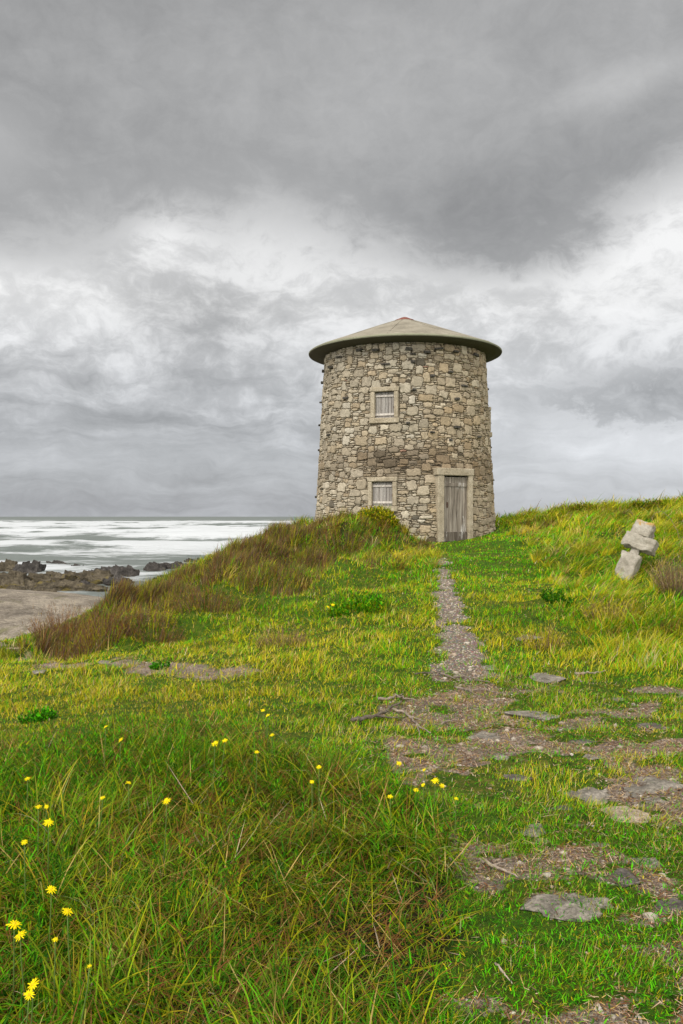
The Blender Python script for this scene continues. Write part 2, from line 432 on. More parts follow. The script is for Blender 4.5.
def build_world():
    w = bpy.data.worlds.new('World'); SC.world = w; w.use_nodes = True
    nt = w.node_tree; nt.nodes.clear()
    out = nd(nt, 'ShaderNodeOutputWorld'); bg = nd(nt, 'ShaderNodeBackground'); nt.links.new(bg.outputs[0], out.inputs[0])
    sky = nd(nt, 'ShaderNodeTexSky', sky_type='NISHITA'); sky.sun_disc = False; sky.sun_elevation = SUN_EL; sky.sun_rotation = SUN_AZ
    d = nd(nt, 'ShaderNodeTexCoord').outputs['Generated']
    sep = nd(nt, 'ShaderNodeSeparateXYZ'); nt.links.new(d, sep.inputs[0]); x, y, z = sep.outputs
    az = math_(nt, 'ARCTAN2', x, y); el = math_(nt, 'ARCSINE', z)
    a = math_(nt, 'MULTIPLY', az, 8.5); b = math_(nt, 'MULTIPLY', el, 8.5)      # a, b: hundreds of pixels at the photo's scale
    def vec(ax, bx, cx):
        c = nd(nt, 'ShaderNodeCombineXYZ')
        for i, v in enumerate((ax, bx, cx)):
            if isinstance(v, (int, float)): c.inputs[i].default_value = v
            else: nt.links.new(v, c.inputs[i])
        return c.outputs[0]
    # coordinates of a cloud deck seen in perspective
    zz = math_(nt, 'ADD', math_(nt, 'MAXIMUM', z, 0.0), .16)
    deck = vec(math_(nt, 'DIVIDE', x, zz), math_(nt, 'DIVIDE', y, zz), 0.0)
    ab = vec(a, b, math_(nt, 'MULTIPLY', y, 2.0))
    # slow swirl of the coordinates, so that cloud edges curl
    wn = nd(nt, 'ShaderNodeTexNoise'); setin(wn, Scale=1.3, Detail=4, Roughness=.55); nt.links.new(mapping(nt, ab, (.8, 1.2, 1)), wn.inputs['Vector'])
    sub = nd(nt, 'ShaderNodeVectorMath', operation='SUBTRACT'); nt.links.new(wn.outputs['Color'], sub.inputs[0]); sub.inputs[1].default_value = (.5, .5, .5)
    scl = nd(nt, 'ShaderNodeVectorMath', operation='SCALE'); nt.links.new(sub.outputs[0], scl.inputs[0]); scl.inputs['Scale'].default_value = .55
    adv = nd(nt, 'ShaderNodeVectorMath', operation='ADD'); nt.links.new(ab, adv.inputs[0]); nt.links.new(scl.outputs[0], adv.inputs[1]); wab = adv.outputs[0]
    big = noise(nt, mapping(nt, ab, (.55, .8, 1)), 1.0, 3, .5)
    mid = noise(nt, mapping(nt, wab, (.75, 1.3, 1)), 1.0, 9, .60)
    puff = noise(nt, mapping(nt, wab, (1.25, 1.9, 1)), 1.9, 10, .67)
    strat = noise(nt, mapping(nt, wab, (.6, 5.0, 1)), .9, 8, .62)
    dk = noise(nt, mapping(nt, deck, (1.0, .8, 1)), 1.1, 6, .55, .3)
    streak = noise(nt, mapping(nt, wab, (1.6, .55, 1)), 1.0, 6, .6)
    def g(ca, cb, ra, rb, amp, rot=0):
        da = math_(nt, 'SUBTRACT', a, ca); db = math_(nt, 'SUBTRACT', b, cb)
        if rot:
            cr, sr = math.cos(rot), math.sin(rot)
            da, db = (math_(nt, 'ADD', math_(nt, 'MULTIPLY', da, cr), math_(nt, 'MULTIPLY', db, sr)), math_(nt, 'SUBTRACT', math_(nt, 'MULTIPLY', db, cr), math_(nt, 'MULTIPLY', da, sr)))
        q = math_(nt, 'ADD', math_(nt, 'POWER', math_(nt, 'ABSOLUTE', math_(nt, 'DIVIDE', da, ra)), 2.0), math_(nt, 'POWER', math_(nt, 'ABSOLUTE', math_(nt, 'DIVIDE', db, rb)), 2.0))
        return math_(nt, 'MULTIPLY', math_(nt, 'EXPONENT', math_(nt, 'MULTIPLY', q, -1.0)), amp)
    def addup(*v):
        r = v[0]
        for q in v[1:]: r = math_(nt, 'ADD', r, q)
        return r
    def smooth(v, lo, hi):
        m = nd(nt, 'ShaderNodeMapRange', interpolation_type='SMOOTHSTEP'); nt.links.new(v, m.inputs[0]); m.inputs[1].default_value = lo; m.inputs[2].default_value = hi
        return m.outputs[0]
    def lerp(p, q, t):
        return math_(nt, 'ADD', math_(nt, 'MULTIPLY', p, math_(nt, 'SUBTRACT', 1.0, t)) if not isinstance(p, (int, float)) else math_(nt, 'MULTIPLY', math_(nt, 'SUBTRACT', 1.0, t), p), math_(nt, 'MULTIPLY', t, q))
    c_ = lambda n, k: math_(nt, 'MULTIPLY', math_(nt, 'SUBTRACT', n, .5), k)
    # the dark deck overhead, ragged below
    edge = addup(b, g(-3.7, 2.6, 1.9, .55, .55), g(1.5, 2.75, 1.2, 1.0, .52), g(-.9, 2.6, 1.2, .6, -.16), g(-1.75, 2.55, .35, .4, -.45), g(3.7, 2.8, .8, .9, -.45), g(-3.3, 3.5, .5, .35, -.35), c_(mid, 1.7), c_(puff, 1.25), c_(big, .3))
    deckm = smooth(edge, 2.42, 3.22)
    darkv = addup(.335, g(1.5, 2.9, 1.6, .6, -.06), g(.3, 3.9, 3, .7, .025), g(-3.4, 4.2, 2, 1.0, -.03), c_(dk, .20), c_(streak, .07), c_(puff, .16), c_(mid, .12), g(2.8, 3.85, .6, .16, .10, .15), g(-3.4, 3.2, .5, .4, .06))
    # bright broken cloud below: white gaps between grey puffs
    gap = smooth(addup(puff, c_(mid, .8), g(3.2, 2.2, 1.0, .8, .10)), .38, .66)
    brightv = addup(lerp(.55, .67, gap), c_(puff, .28), c_(mid, .45), g(-1.0, 2.75, 1.5, .35, .08), g(3.3, 2.5, .9, .6, .14), g(-3.2, 2.05, 1.6, .45, .10), g(-1.5, 1.85, .75, .5, -.16), g(1.6, 2.3, 1.2, .4, .05))
    # a separate grey bank on the right
    # grey sheets lower down
    lm = smooth(addup(b, c_(strat, 1.0), c_(mid, 1.3), c_(puff, .6), g(3.2, .9, 1.5, .8, .35)), .65, 1.85)
    lowv = addup(.40, c_(strat, .36), c_(puff, .16), c_(mid, .16), g(2.9, .8, 1.7, .8, .24), g(-1.8, 1.0, 1.6, .3, -.03), g(-2.5, .12, 3, .14, -.05), g(-3.0, .62, 1.6, .18, .06))
    v = lerp(lowv, brightv, lm)
    bank = smooth(addup(g(2.75, 1.1, 1.15, .34, 1.0), g(3.3, 1.3, .5, .4, .3), c_(puff, 2.0), c_(mid, .9), c_(big, .4)), .42, .76)
    v = lerp(v, math_(nt, 'ADD', c_(puff, .5), .385), math_(nt, 'MULTIPLY', bank, .95))
    v = lerp(v, darkv, deckm)
    v = math_(nt, 'MINIMUM', math_(nt, 'MAXIMUM', v, .19), .80)
    v = math_(nt, 'MULTIPLY', v, FRONT)
    # unseen cloud behind the photographer, brightened to add light on the ground
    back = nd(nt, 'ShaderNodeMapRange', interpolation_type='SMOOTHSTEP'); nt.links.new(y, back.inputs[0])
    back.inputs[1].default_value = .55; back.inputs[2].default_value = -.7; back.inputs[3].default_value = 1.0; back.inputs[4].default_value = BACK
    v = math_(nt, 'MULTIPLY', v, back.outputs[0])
    tint = nd(nt, 'ShaderNodeMapRange'); nt.links.new(el, tint.inputs[0]); tint.inputs[1].default_value = .02; tint.inputs[2].default_value = .24
    colr = mix(nt, tint.outputs[0], (.955, .985, 1.045), (1.0, .998, .99))
    cl = mix(nt, 1.0, colr, v, 'MULTIPLY')
    cl = mix(nt, 1.0, cl, (1 / WS,) * 3, 'MULTIPLY')
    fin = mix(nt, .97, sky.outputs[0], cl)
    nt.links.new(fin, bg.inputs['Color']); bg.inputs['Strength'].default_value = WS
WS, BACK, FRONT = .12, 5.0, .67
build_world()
SC.world.cycles.sampling_method = 'MANUAL'; SC.world.cycles.sample_map_resolution = 256

SC.view_settings.view_transform = 'Standard'; SC.view_settings.look = 'None'; SC.view_settings.gamma = 1
SC.view_settings.use_curve_mapping = False; SC.view_settings.exposure = .8
SC.render.engine = 'CYCLES'
SC.cycles.use_denoising = True
SC.cycles.max_bounces = 6; SC.cycles.diffuse_bounces = 3; SC.cycles.glossy_bounces = 2; SC.cycles.transmission_bounces = 3

# ------------------------------------------------------------------ ground sheet
def build_ground():
    ys = np.unique(np.concatenate([np.linspace(-60, -2, 24), np.linspace(-2, 2, 40), 2 + (np.exp(np.linspace(0, 1, 460) * 3.1) - 1) / (np.exp(3.1) - 1) * 80, np.linspace(82, 135, 40)]))
    s = np.sinh(np.linspace(-1, 1, 420) * 3.2) / np.sinh(3.2)
    xs = s[None, :] * (np.maximum(ys, 2)[:, None] * .55 + 60)
    X = xs; Y = np.repeat(ys[:, None], X.shape[1], 1)
    Z = ground_h(X, Y)
    z = zones(X.ravel(), Y.ravel())
    bare = np.maximum(z['bare'], z['track'] * .9); gravel = z['path']; sand = z['beach']
    nr, nc = X.shape
    idx = np.arange(nr * nc).reshape(nr, nc)
    q = np.stack([idx[:-1, :-1], idx[:-1, 1:], idx[1:, 1:], idx[1:, :-1]], -1).reshape(-1, 4)
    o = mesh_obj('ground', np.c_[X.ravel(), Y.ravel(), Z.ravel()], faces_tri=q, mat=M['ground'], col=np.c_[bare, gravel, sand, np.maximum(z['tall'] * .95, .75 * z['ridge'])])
    tag(o, 'grassy headland with a trodden gravel path, bare patches and a strip of pale beach', kind='structure')
build_ground()

# ------------------------------------------------------------------ sea
def build_sea():
    m, nt = new_mat('sea_water'); co = geoco(nt)
    f = nd(nt, 'ShaderNodeAttribute', attribute_name='col').outputs['Fac']
    n1 = noise(nt, mapping(nt, co, (.04, .09, .1)), 1.0, 8, .72, .6); n2 = noise(nt, mapping(nt, co, (.13, .34, 1)), 1.0, 8, .75, .5)
    e = math_(nt, 'ADD', f, math_(nt, 'ADD', math_(nt, 'MULTIPLY', math_(nt, 'SUBTRACT', n1, .5), 1.7), math_(nt, 'MULTIPLY', math_(nt, 'SUBTRACT', n2, .5), 1.5)))
    foam = ramp(nt, e, [(.38, 0.0), (.52, .55), (.68, 1.0)])
    wat = mix(nt, n1, (.085, .10, .09), (.20, .215, .195))
    c = mix(nt, foam, wat, (.47, .48, .48))
    finish(nt, c, mix(nt, foam, .55, .9), .12, math_(nt, 'ADD', n1, math_(nt, 'MULTIPLY', n2, .5)), 1.0, .6)
    ys = np.concatenate([np.arange(55, 140, .55), np.arange(140, 400, 1.3), np.arange(400, 900, 4), np.geomspace(900, 30000, 60)])
    s = np.linspace(-1, 1, 360)
    X = s[None, :] * (ys[:, None] * .85 + 40); Y = np.repeat(ys[:, None], 360, 1)
    w1 = (fbm(X * .012, Y * .012, seed=61, octv=3) - .5) * 26
    far = sstep(1600, 500, Y)
    near = sstep(60, 170, Y)
    # breaker lines come in from the left horizon, crests sharpened
    ph = (Y + w1 + X * .05)
    lam = 62.0
    k = ph / lam; fr = k - np.floor(k); idn = np.floor(k)
    amp = (.35 + .65 * vnoise(X * .012 + idn * 7.3, idn * 3.1, seed=63)) * far * (.3 + .7 * near)
    crest = np.exp(-((fr - .5) / .13) ** 2)
    Z = SEA + amp * 2.8 * crest + .9 * (fbm(X * .12, Y * .2, seed=65, octv=4) - .5) * far
    front = sstep(.54, .30, fr) * sstep(.02, .22, fr)       # seaward face of each wave stays dark, the broken water runs ahead of it
    big = fbm(X * .008, Y * .011, seed=66, octv=4); med = fbm(X * .03, Y * .05, seed=67, octv=4)
    foam = -.03 + .95 * crest * sstep(.25, .6, amp) + .16 * front * sstep(.3, .6, amp) + 1.0 * (big - .5) + 1.4 * (med - .5)
    band = sstep(190, 260, Y) * sstep(1400, 900, Y)
    foam = foam + .12 * band * sstep(200, 420, Y) + .34 * sstep(210, 110, Y)
    foam = foam * sstep(2600, 1500, Y) + .14 * sstep(800, 1200, Y) * sstep(2400, 1500, Y) - .2 * sstep(1500, 2600, Y)
    nr, nc = X.shape; idx = np.arange(nr * nc).reshape(nr, nc)
    q = np.stack([idx[:-1, :-1], idx[:-1, 1:], idx[1:, 1:], idx[1:, :-1]], -1).reshape(-1, 4)
    foam = foam.ravel()
    o = mesh_obj('sea', np.c_[X.ravel(), Y.ravel(), Z.ravel()], faces_tri=q, mat=m, col=np.c_[foam, foam, foam])
    tag(o, 'rough grey sea with lines of white breakers running to the horizon', kind='structure')
build_sea()

# ------------------------------------------------------------------ windmill tower
def Rz(z): return 2.735 - (z - .8) * (2.735 - 2.425) / (6.4 - .8)
def build_tower():
    ZB, ZT = .35, 6.50
    root = empty('windmill_tower', (TX, TY, .85))
    tag(root, 'round rubble stone windmill tower with a low conical roof and weathered wooden door', 'windmill')
    L = np.array([0, 0, -.85])
    def P(th, z, r):   # th: angle to the right of straight towards the photographer
        return np.stack([r * np.sin(th), -r * np.cos(th), z + L[2] + 0 * th], -1)
    # openings: angle, half width, z0, z1  (outer edge of the stone surround)
    DOOR = (math.radians(27), .57, .60, 2.93)
    WLO = (math.radians(-17.6), .415, 1.74, 2.69)
    WUP = (math.radians(-17.0), .40, 4.19, 5.20)
    WSD = (math.radians(88), .36, 4.0, 4.9)
    opens = [DOOR, WLO, WUP, WSD]
    # ---- rubble wall
    R0 = 2.58; du, dv = .069, .055
    NU = int(round(2 * math.pi * R0 / du)); NV = int((ZT - ZB) / dv); dth = 2 * math.pi / NU; dv = (ZT - ZB) / NV
    r = np.random.default_rng(5)
    th_l = (np.arange(NU)[:, None] + r.uniform(-.49, .49, (NU, NV + 1))) * dth
    z_l = ZB + (np.arange(NV + 1)[None, :] + r.uniform(-.48, .48, (NU, NV + 1))) * dv
    z_l[:, 0] = ZB; z_l[:, -1] = ZT
    tt = np.arange(NU)[:, None] * dth + 0 * z_l
    z_l = z_l + .05 * np.sin(tt * 5 + 1) * sstep(ZB, ZB + .5, z_l) * sstep(ZT, ZT - .5, z_l) + .09 * (fbm(np.cos(tt) * 5, np.sin(tt) * 5, z_l * 1.6, seed=77, octv=2) - .5) * sstep(ZB, ZB + .4, z_l) * sstep(ZT, ZT - .4, z_l)
    occ = np.full((NU, NV), -1, int); stones = []
    cz = ZB + (np.arange(NV) + .5) * dv; cth = (np.arange(NU) + .5) * dth
    for (a, hw, z0, z1) in opens:
        for i in range(NU):
            da = (cth[i] - a + math.pi) % (2 * math.pi) - math.pi
            if abs(da) * R0 < hw - .01:
                occ[i, (cz > z0 + .01) & (cz < z1 - .01)] = -2
    def put(i, j, w, h):
        if j < 0 or j + h > NV: return False
        ii = np.arange(i, i + w) % NU
        if (occ[np.ix_(ii, np.arange(j, j + h))] != -1).any(): return False
        occ[np.ix_(ii, np.arange(j, j + h))] = len(stones); stones.append((i, j, w, h)); return True
    for cnt, ws, hs in ((170, (4, 6), (4, 5)), (1100, (3, 5), (3, 5)), (3000, (3, 5), (2, 4)), (2500, (3, 5), (2, 3)), (4500, (2, 4), (2, 3)), (2500, (2, 4), (1, 2))):
        for _ in range(cnt):
            put(r.integers(NU), r.integers(NV), r.integers(ws[0], ws[1] + 1), r.integers(hs[0], hs[1] + 1))
    for j in range(NV):
        for i in range(NU):
            if occ[i, j] == -1:
                w = 1
                while w < 4 and occ[(i + w) % NU, j] == -1 and r.random() < .8: w += 1
                put(i, j, w, 1)
    V = []; T = []; C = []; n = 0
    base = np.array([[.35, .295, .21], [.32, .272, .20], [.39, .34, .255], [.275, .23, .165], [.335, .265, .172], [.42, .375, .295], [.29, .218, .135]])
    prob = np.array([.26, .2, .16, .14, .12, .07, .05])
    dark_spots = []
    for k, (i, j, w, h) in enumerate(stones):
        idx = [(i + a, j) for a in range(w)] + [(i + w, j + b) for b in range(h)] + [(i + w - a, j + h) for a in range(w)] + [(i, j + h - b) for b in range(h)]
        th = np.array([th_l[a % NU, b] + 2 * math.pi * (a // NU) for a, b in idx]); zz = np.array([z_l[a % NU, b] for a, b in idx])
        mth, mz = th.mean(), zz.mean()
        s_w = (w * du); s_h = (h * dv)
        # round off the corners of the block
        u = (th - mth) * R0; v = zz - mz
        cr = np.minimum(1, 1.24 - r.uniform(.20, .36) * (np.abs(u) / (s_w / 2 + 1e-6)) * (np.abs(v) / (s_h / 2 + 1e-6)) - .04)
        u = u * cr; v = v * cr
        gap = r.uniform(.004, .010)
        fu = max(.4, 1 - 2 * gap / s_w); fv = max(.4, 1 - 2 * gap / s_h)
        bulge = r.uniform(.006, .036) + .01 * (w * h > 9); tilt = r.uniform(-.05, .05, 2); ins = min(.022, s_h * .22, s_w * .22)
        rings = []
        for kk, (dr, sh) in enumerate(((-.06, 0), (bulge * .35, 0), (bulge, ins))):
            su = fu * (1 - 2 * sh / s_w); sv = fv * (1 - 2 * sh / s_h)
            uu, v2 = u * su, v * sv
            rr = Rz(mz + v2) + dr + (tilt[0] * uu + tilt[1] * v2 if kk else 0) + (r.uniform(-.004, .004, len(uu)) if kk == 2 else 0)
            rings.append(P(mth + uu / R0, mz + v2, rr))
        m_ = len(u)
        ctr = P(np.array([mth]), np.array([mz]), np.array([Rz(mz) + bulge * 1.12]))
        V.append(np.concatenate(rings + [ctr]))
        a = np.arange(m_); b = (a + 1) % m_
        for q in range(2):
            T.append(np.stack([n + q * m_ + a, n + q * m_ + b, n + (q + 1) * m_ + b], -1)); T.append(np.stack([n + q * m_ + a, n + (q + 1) * m_ + b, n + (q + 1) * m_ + a], -1))
        T.append(np.stack([n + 2 * m_ + a, n + 2 * m_ + b, np.full(m_, n + 3 * m_)], -1))
        c = (base[r.choice(7, p=prob)] * .7 + .3 * base[0]) * r.uniform(.82, 1.12)
        if r.random() < .004: c = np.array([.30, .19, .14])
        # smoke-dark stained courses across the middle of the wall
        da = (mth + math.pi) % (2 * math.pi) - math.pi
        st = np.exp(-((mz - 3.15) / .42) ** 2) * sstep(-.75, -.35, da) * sstep(.75, .3, da)
        st = max(st, .5 * np.exp(-((mz - 2.95) / .5) ** 2))
        st = .95 * st * sstep(.30, .52, float(fbm(np.array([da * 4.]), np.array([mz * 4.5]), seed=9)[0]) + .12)
        c = c * (1 - min(st, 1) * r.uniform(.3, .85)) * np.array([1, 1 - .10 * st, 1 - .18 * st])
        if da < -.55 and mz < 2.7: c = c * 1.12  # light from the left put into the stone colour, low on that side
        if da > .15: c = c * np.array([1.0, .95, .88])
        if r.random() < .02: c = c * .3
        C.append(np.tile(c, (3 * m_ + 1, 1))); n += 3 * m_ + 1
    ms, nt = new_mat('rubble_stone'); co = objco(nt)
    n1 = noise(nt, co, 9, 7, .7); n2 = noise(nt, co, 40, 5, .7); n3 = noise(nt, co, 2.2, 5, .65)
    c = mix(nt, 1.0, attr(nt), ramp(nt, n1, [(.25, .45), (.45, .92), (.6, 1.08), (.75, 1.25)]), 'MULTIPLY')
    c = mix(nt, .6, c, ramp(nt, n2, [(.3, .5), (.5, 1.0), (.7, 1.2)]), 'MULTIPLY')
    c = mix(nt, ramp(nt, n3, [(.58, 0.0), (.70, .45)]), c, (.10, .085, .055))
    finish(nt, c, .9, .15, math_(nt, 'MULTIPLY_ADD', n2, .4, n1), .02)
    # mortar core, left open behind the door and windows
    mo = MB(); na = 180; zs = np.linspace(ZB, ZT, 62); T0 = []
    th = np.linspace(0, 2 * math.pi, na, endpoint=False)
    cv = np.concatenate([P(th, np.full(na, z), np.full(na, Rz(z) - .024)) for z in zs])
    for jz in range(len(zs) - 1):
        zc = (zs[jz] + zs[jz + 1]) / 2
        for i in range(na):
            ac = th[i] + math.pi / na; skip = False
            for (a, hw, z0, z1) in opens:
                da = (ac - a + math.pi) % (2 * math.pi) - math.pi
                if abs(da) * R0 < hw - .07 and z0 + .06 < zc < z1 - .06: skip = True
            if not skip:
                i2 = (i + 1) % na
                p, q, s_, t_ = n + jz * na + i, n + jz * na + i2, n + (jz + 1) * na + i2, n + (jz + 1) * na + i
                T0 += [(p, q, s_), (p, s_, t_)]
    V.append(cv); T.append(np.array(T0)); C.append(np.tile(np.array([.19, .15, .10]), (len(cv), 1)))
    mesh_obj('wall', np.concatenate(V), faces_tri=np.concatenate(T), mat=ms, parent=root, col=np.concatenate(C), smooth=False)

    # ---- roof: shallow cone with a rolled eave
    prof = [(0.0, 7.66), (.30, 7.575), (1.0, 7.32), (2.0, 6.935), (2.80, 6.635), (2.90, 6.585), (2.935, 6.565), (2.94, 6.545), (2.93, 6.52), (2.88, 6.495), (2.36, 6.43), (.0, 6.42)]
    ns = 128; vs = []; fs = []
    ang = np.linspace(0, 2 * math.pi, ns, endpoint=False)
    for kk, (rr, z) in enumerate(prof):
        wob = .012 * (fbm(np.cos(ang) * 3 + kk, np.sin(ang) * 3, seed=4) - .5) * (rr > .2)
        vs.append(P(ang, np.full(ns, z) + wob, np.full(ns, max(rr, .002)) + wob))
    for kk in range(len(prof) - 1):
        for i in range(ns):
            i2 = (i + 1) % ns
            fs.append((kk * ns + i, (kk + 1) * ns + i, (kk + 1) * ns + i2, kk * ns + i2))
    mr, nt = new_mat('roof_render'); co = objco(nt)
    n1 = noise(nt, co, 1.6, 7, .7); n2 = noise(nt, co, 16, 5, .7)
    sp = nd(nt, 'ShaderNodeSeparateXYZ'); nt.links.new(co, sp.inputs[0])
    rad = math_(nt, 'SQRT', math_(nt, 'ADD', math_(nt, 'POWER', math_(nt, 'ABSOLUTE', sp.outputs[0]), 2.0), math_(nt, 'POWER', math_(nt, 'ABSOLUTE', sp.outputs[1]), 2.0)))
    c = ramp(nt, n1, [(.3, (.165, .145, .108)), (.5, (.25, .22, .165)), (.7, (.315, .282, .22))])
    c = mix(nt, .5, c, ramp(nt, n2, [(.3, .6), (.55, 1.0)]), 'MULTIPLY')
    # moss on the rim
    mo_ = math_(nt, 'MULTIPLY', ramp(nt, rad, [(0.0, 0.0), (1.0, 1.0)]), 1.0)
    rim = nd(nt, 'ShaderNodeMapRange'); nt.links.new(math_(nt, 'ADD', rad, math_(nt, 'MULTIPLY', n1, .25)), rim.inputs[0]); rim.inputs[1].default_value = 2.96; rim.inputs[2].default_value = 3.06
    c = mix(nt, math_(nt, 'MULTIPLY', rim.outputs[0], .7), c, (.185, .192, .12))
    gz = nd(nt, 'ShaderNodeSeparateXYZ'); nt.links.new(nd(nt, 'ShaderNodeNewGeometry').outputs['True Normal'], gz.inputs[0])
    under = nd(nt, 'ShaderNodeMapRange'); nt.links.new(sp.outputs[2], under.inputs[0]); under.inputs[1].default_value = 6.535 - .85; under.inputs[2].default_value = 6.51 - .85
    c = mix(nt, under.outputs[0], c, (.085, .075, .058))  # underside colour darkened to stand in for shade below the eave
    finish(nt, c, .9, .15, n2, .02)
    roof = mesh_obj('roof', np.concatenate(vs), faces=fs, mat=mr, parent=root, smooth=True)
    roof.data.set_sharp_from_angle(angle=math.radians(35))
    # seams running down the cone
    sm = MB()
    for a in np.radians([-150, -118, -82, -50, -14, 22, 55, 92, 128, 165]):
        pts = [P(np.array([a]), np.array([np.interp(q, [.30, 1, 2, 2.8], [7.575, 7.32, 6.935, 6.625]) + .004]), np.array([q]))[0] for q in np.linspace(.35, 2.82, 8)]
        v, f = tube(pts, .009, 6); sm.add(v, f)
    sm.build('seam', mr, roof, True)
    mred, nt = new_mat('red_clay'); n1 = noise(nt, objco(nt), 14, 5, .7)
    finish(nt, ramp(nt, n1, [(.3, (.10, .04, .03)), (.6, (.21, .075, .055))]), .85, .2, n1, .01)
    cp_ = []; cf = []
    for kk, (rr, z) in enumerate([(.29, 7.575), (.30, 7.60), (.20, 7.64), (.10, 7.685), (.05, 7.70), (.001, 7.705)]):
        cp_.append(P(ang[::4], np.full(ns // 4, z), np.full(ns // 4, rr)))
    q_ = ns // 4
    for kk in range(5):
        for i in range(q_): cf.append((kk * q_ + i, kk * q_ + (i + 1) % q_, (kk + 1) * q_ + (i + 1) % q_, (kk + 1) * q_ + i))
    mesh_obj('cap', np.concatenate(cp_), faces=cf, mat=mred, parent=roof)

    # ---- granite surrounds, door and shutters, each in its own local frame
    mg = mat_stone('granite', [(.25, (.175, .135, .085)), (.45, (.285, .235, .16)), (.6, (.35, .295, .21)), (.8, (.41, .36, .27))], 5, .012)
    def mat_wood(name, stops, paint=None):
        m, nt = new_mat(name); co = objco(nt)
        g1 = noise(nt, mapping(nt, co, (16, 16, 1.1)), 1.0, 6, .7, .3); g2 = noise(nt, mapping(nt, co, (60, 60, 3)), 1.0, 4, .7); g3 = noise(nt, mapping(nt, co, (7, 7, 1.6)), 1.0, 5, .7)
        c = mix(nt, 1.0, ramp(nt, g1, stops), attr(nt), 'MULTIPLY')
        c = mix(nt, .6, c, ramp(nt, g2, [(.3, .5), (.55, 1.05)]), 'MULTIPLY')
        if paint: c = mix(nt, ramp(nt, g3, [(paint[1], 0.0), (paint[1] + .09, .85)]), c, paint[0])
        finish(nt, c, .85, .2, g2, .006)
        return m
    mw_d = mat_wood('weathered_door_wood', [(.32, (.07, .056, .043)), (.5, (.205, .175, .14)), (.68, (.33, .295, .245))], ((.46, .43, .385), .58))
    mw_s = mat_wood('weathered_shutter_wood', [(.25, (.15, .13, .11)), (.5, (.27, .245, .22)), (.7, (.37, .345, .31))], ((.46, .44, .405), .60))
    mi, nt = new_mat('rusty_iron'); finish(nt, ramp(nt, noise(nt, objco(nt), 30, 4), [(.4, (.035, .022, .016)), (.65, (.13, .06, .03))]), .7, .4)

    def frame_at(name, a, r, z, parent=root):
        return (a, r, z)
    def place(o, a, r, z):
        o.location = (r * math.sin(a), -r * math.cos(a), z + L[2]); o.rotation_euler = (0, 0, a)
    # local axes: x along the wall to the right, -y out of the wall
    def rough_box(mb, c, d, seed, ch=.018):
        mb.box(c, d, ch)
        rr_ = np.random.default_rng(seed); mb.v[-1] = mb.v[-1] + rr_.uniform(-.006, .006, mb.v[-1].shape)
    # door
    a, hw, z0, z1 = DOOR; zc = .88; rd = Rz(1.7) + .015
    fr = MB(); rough_box(fr, (-.48, .15, .93), (.20, .40, 1.84), 1); rough_box(fr, (-.485, .15, -.15), (.21, .40, .3), 5)
    o_fr = fr.build('door_frame', mg, root); place(o_fr, a, rd, zc)
    j2 = MB(); rough_box(j2, (.505, .15, .93), (.16, .40, 1.84), 2); rough_box(j2, (.51, .15, -.15), (.18, .40, .3), 6); j2.build('jamb', mg, o_fr)
    li = MB(); rough_box(li, (-.01, .145, 1.955), (1.24, .42, .205), 3); li.build('lintel', mg, o_fr)
    si = MB(); rough_box(si, (.02, .16, -.045), (.80, .42, .06), 4); si.build('threshold', mg, o_fr)
    leaf = MB(); rr_ = np.random.default_rng(3); xs = np.cumsum(np.r_[0, rr_.uniform(.10, .17, 5)]); xs = -.378 + xs / xs[-1] * .80
    for k in range(5):
        leaf.box(((xs[k] + xs[k + 1]) / 2, .062 + rr_.uniform(-.004, .004), .92), (xs[k + 1] - xs[k] - .006, .035, 1.80), .005, col=np.array([1, .98, .95]) * rr_.uniform(.8, 1.15))
    for xb in (-.376, .421):   # rebate strips closing the edges
        leaf.box((xb, .085, .92), (.012, .03, 1.80), .003, col=(.5, .48, .45))
    o_l = leaf.build('door', mw_d, root); place(o_l, a, rd, zc)
    b1 = MB(); b1.box((.02, .032, 1.60), (.78, .025, .10), .006, col=(.95, .93, .9)); b1.build('batten', mw_d, o_l)
    b2 = MB(); b2.box((.02, .030, .16), (.78, .028, .27), .006, col=(.50, .47, .44)); b2.build('kick_board', mw_d, o_l)
    lt = MB(); v, f = tube([(-.24, .04, .98), (-.24, .012, 1.0), (-.24, .012, 1.08), (-.24, .04, 1.10)], .008); lt.add(v, f); lt.box((-.24, .039, 1.04), (.05, .012, .16), .003); lt.build('handle', mi, o_l)
    # windows
    def window(spec, seed, sash_h, label=None):
        a, hw, z0, z1 = spec; h = z1 - z0; rw = Rz((z0 + z1) / 2) + .012; bw = .125; w = 2 * hw
        fr = MB()
        rough_box(fr, (-hw + bw / 2, .14, h / 2 + .01), (bw, .36, h - .28), seed); rough_box(fr, (hw - bw / 2, .14, h / 2 + .01), (bw, .36, h - .28), seed + 1)
        rough_box(fr, (0, .138, h - .065), (w + .03, .364, .13), seed + 2)
        o = fr.build('window', mg, root); place(o, a, rw, z0)
        s = MB(); rough_box(s, (0, .125, .07), (w + .05, .39, .15), seed + 3); s.build('sill', mg, o)
        sh = MB(); rr_ = np.random.default_rng(seed + 4); iw = w - 2 * bw + .01; n_ = 6
        zb_, zt_ = .148, h - .132
        for k in range(n_):
            x0 = -iw / 2 + iw * k / n_
            sh.box((x0 + iw / n_ / 2, .10 + rr_.uniform(-.003, .003), (zb_ + zt_) / 2), (iw / n_ - .006, .028, zt_ - zb_ - .008), .004, col=np.array([1, .99, .97]) * rr_.uniform(.82, 1.1))
        sh.box((0, .122, (zb_ + zt_) / 2), (iw, .012, zt_ - zb_), .002, col=(.35, .33, .3))
        o_s = sh.build('shutter', mw_s, o)
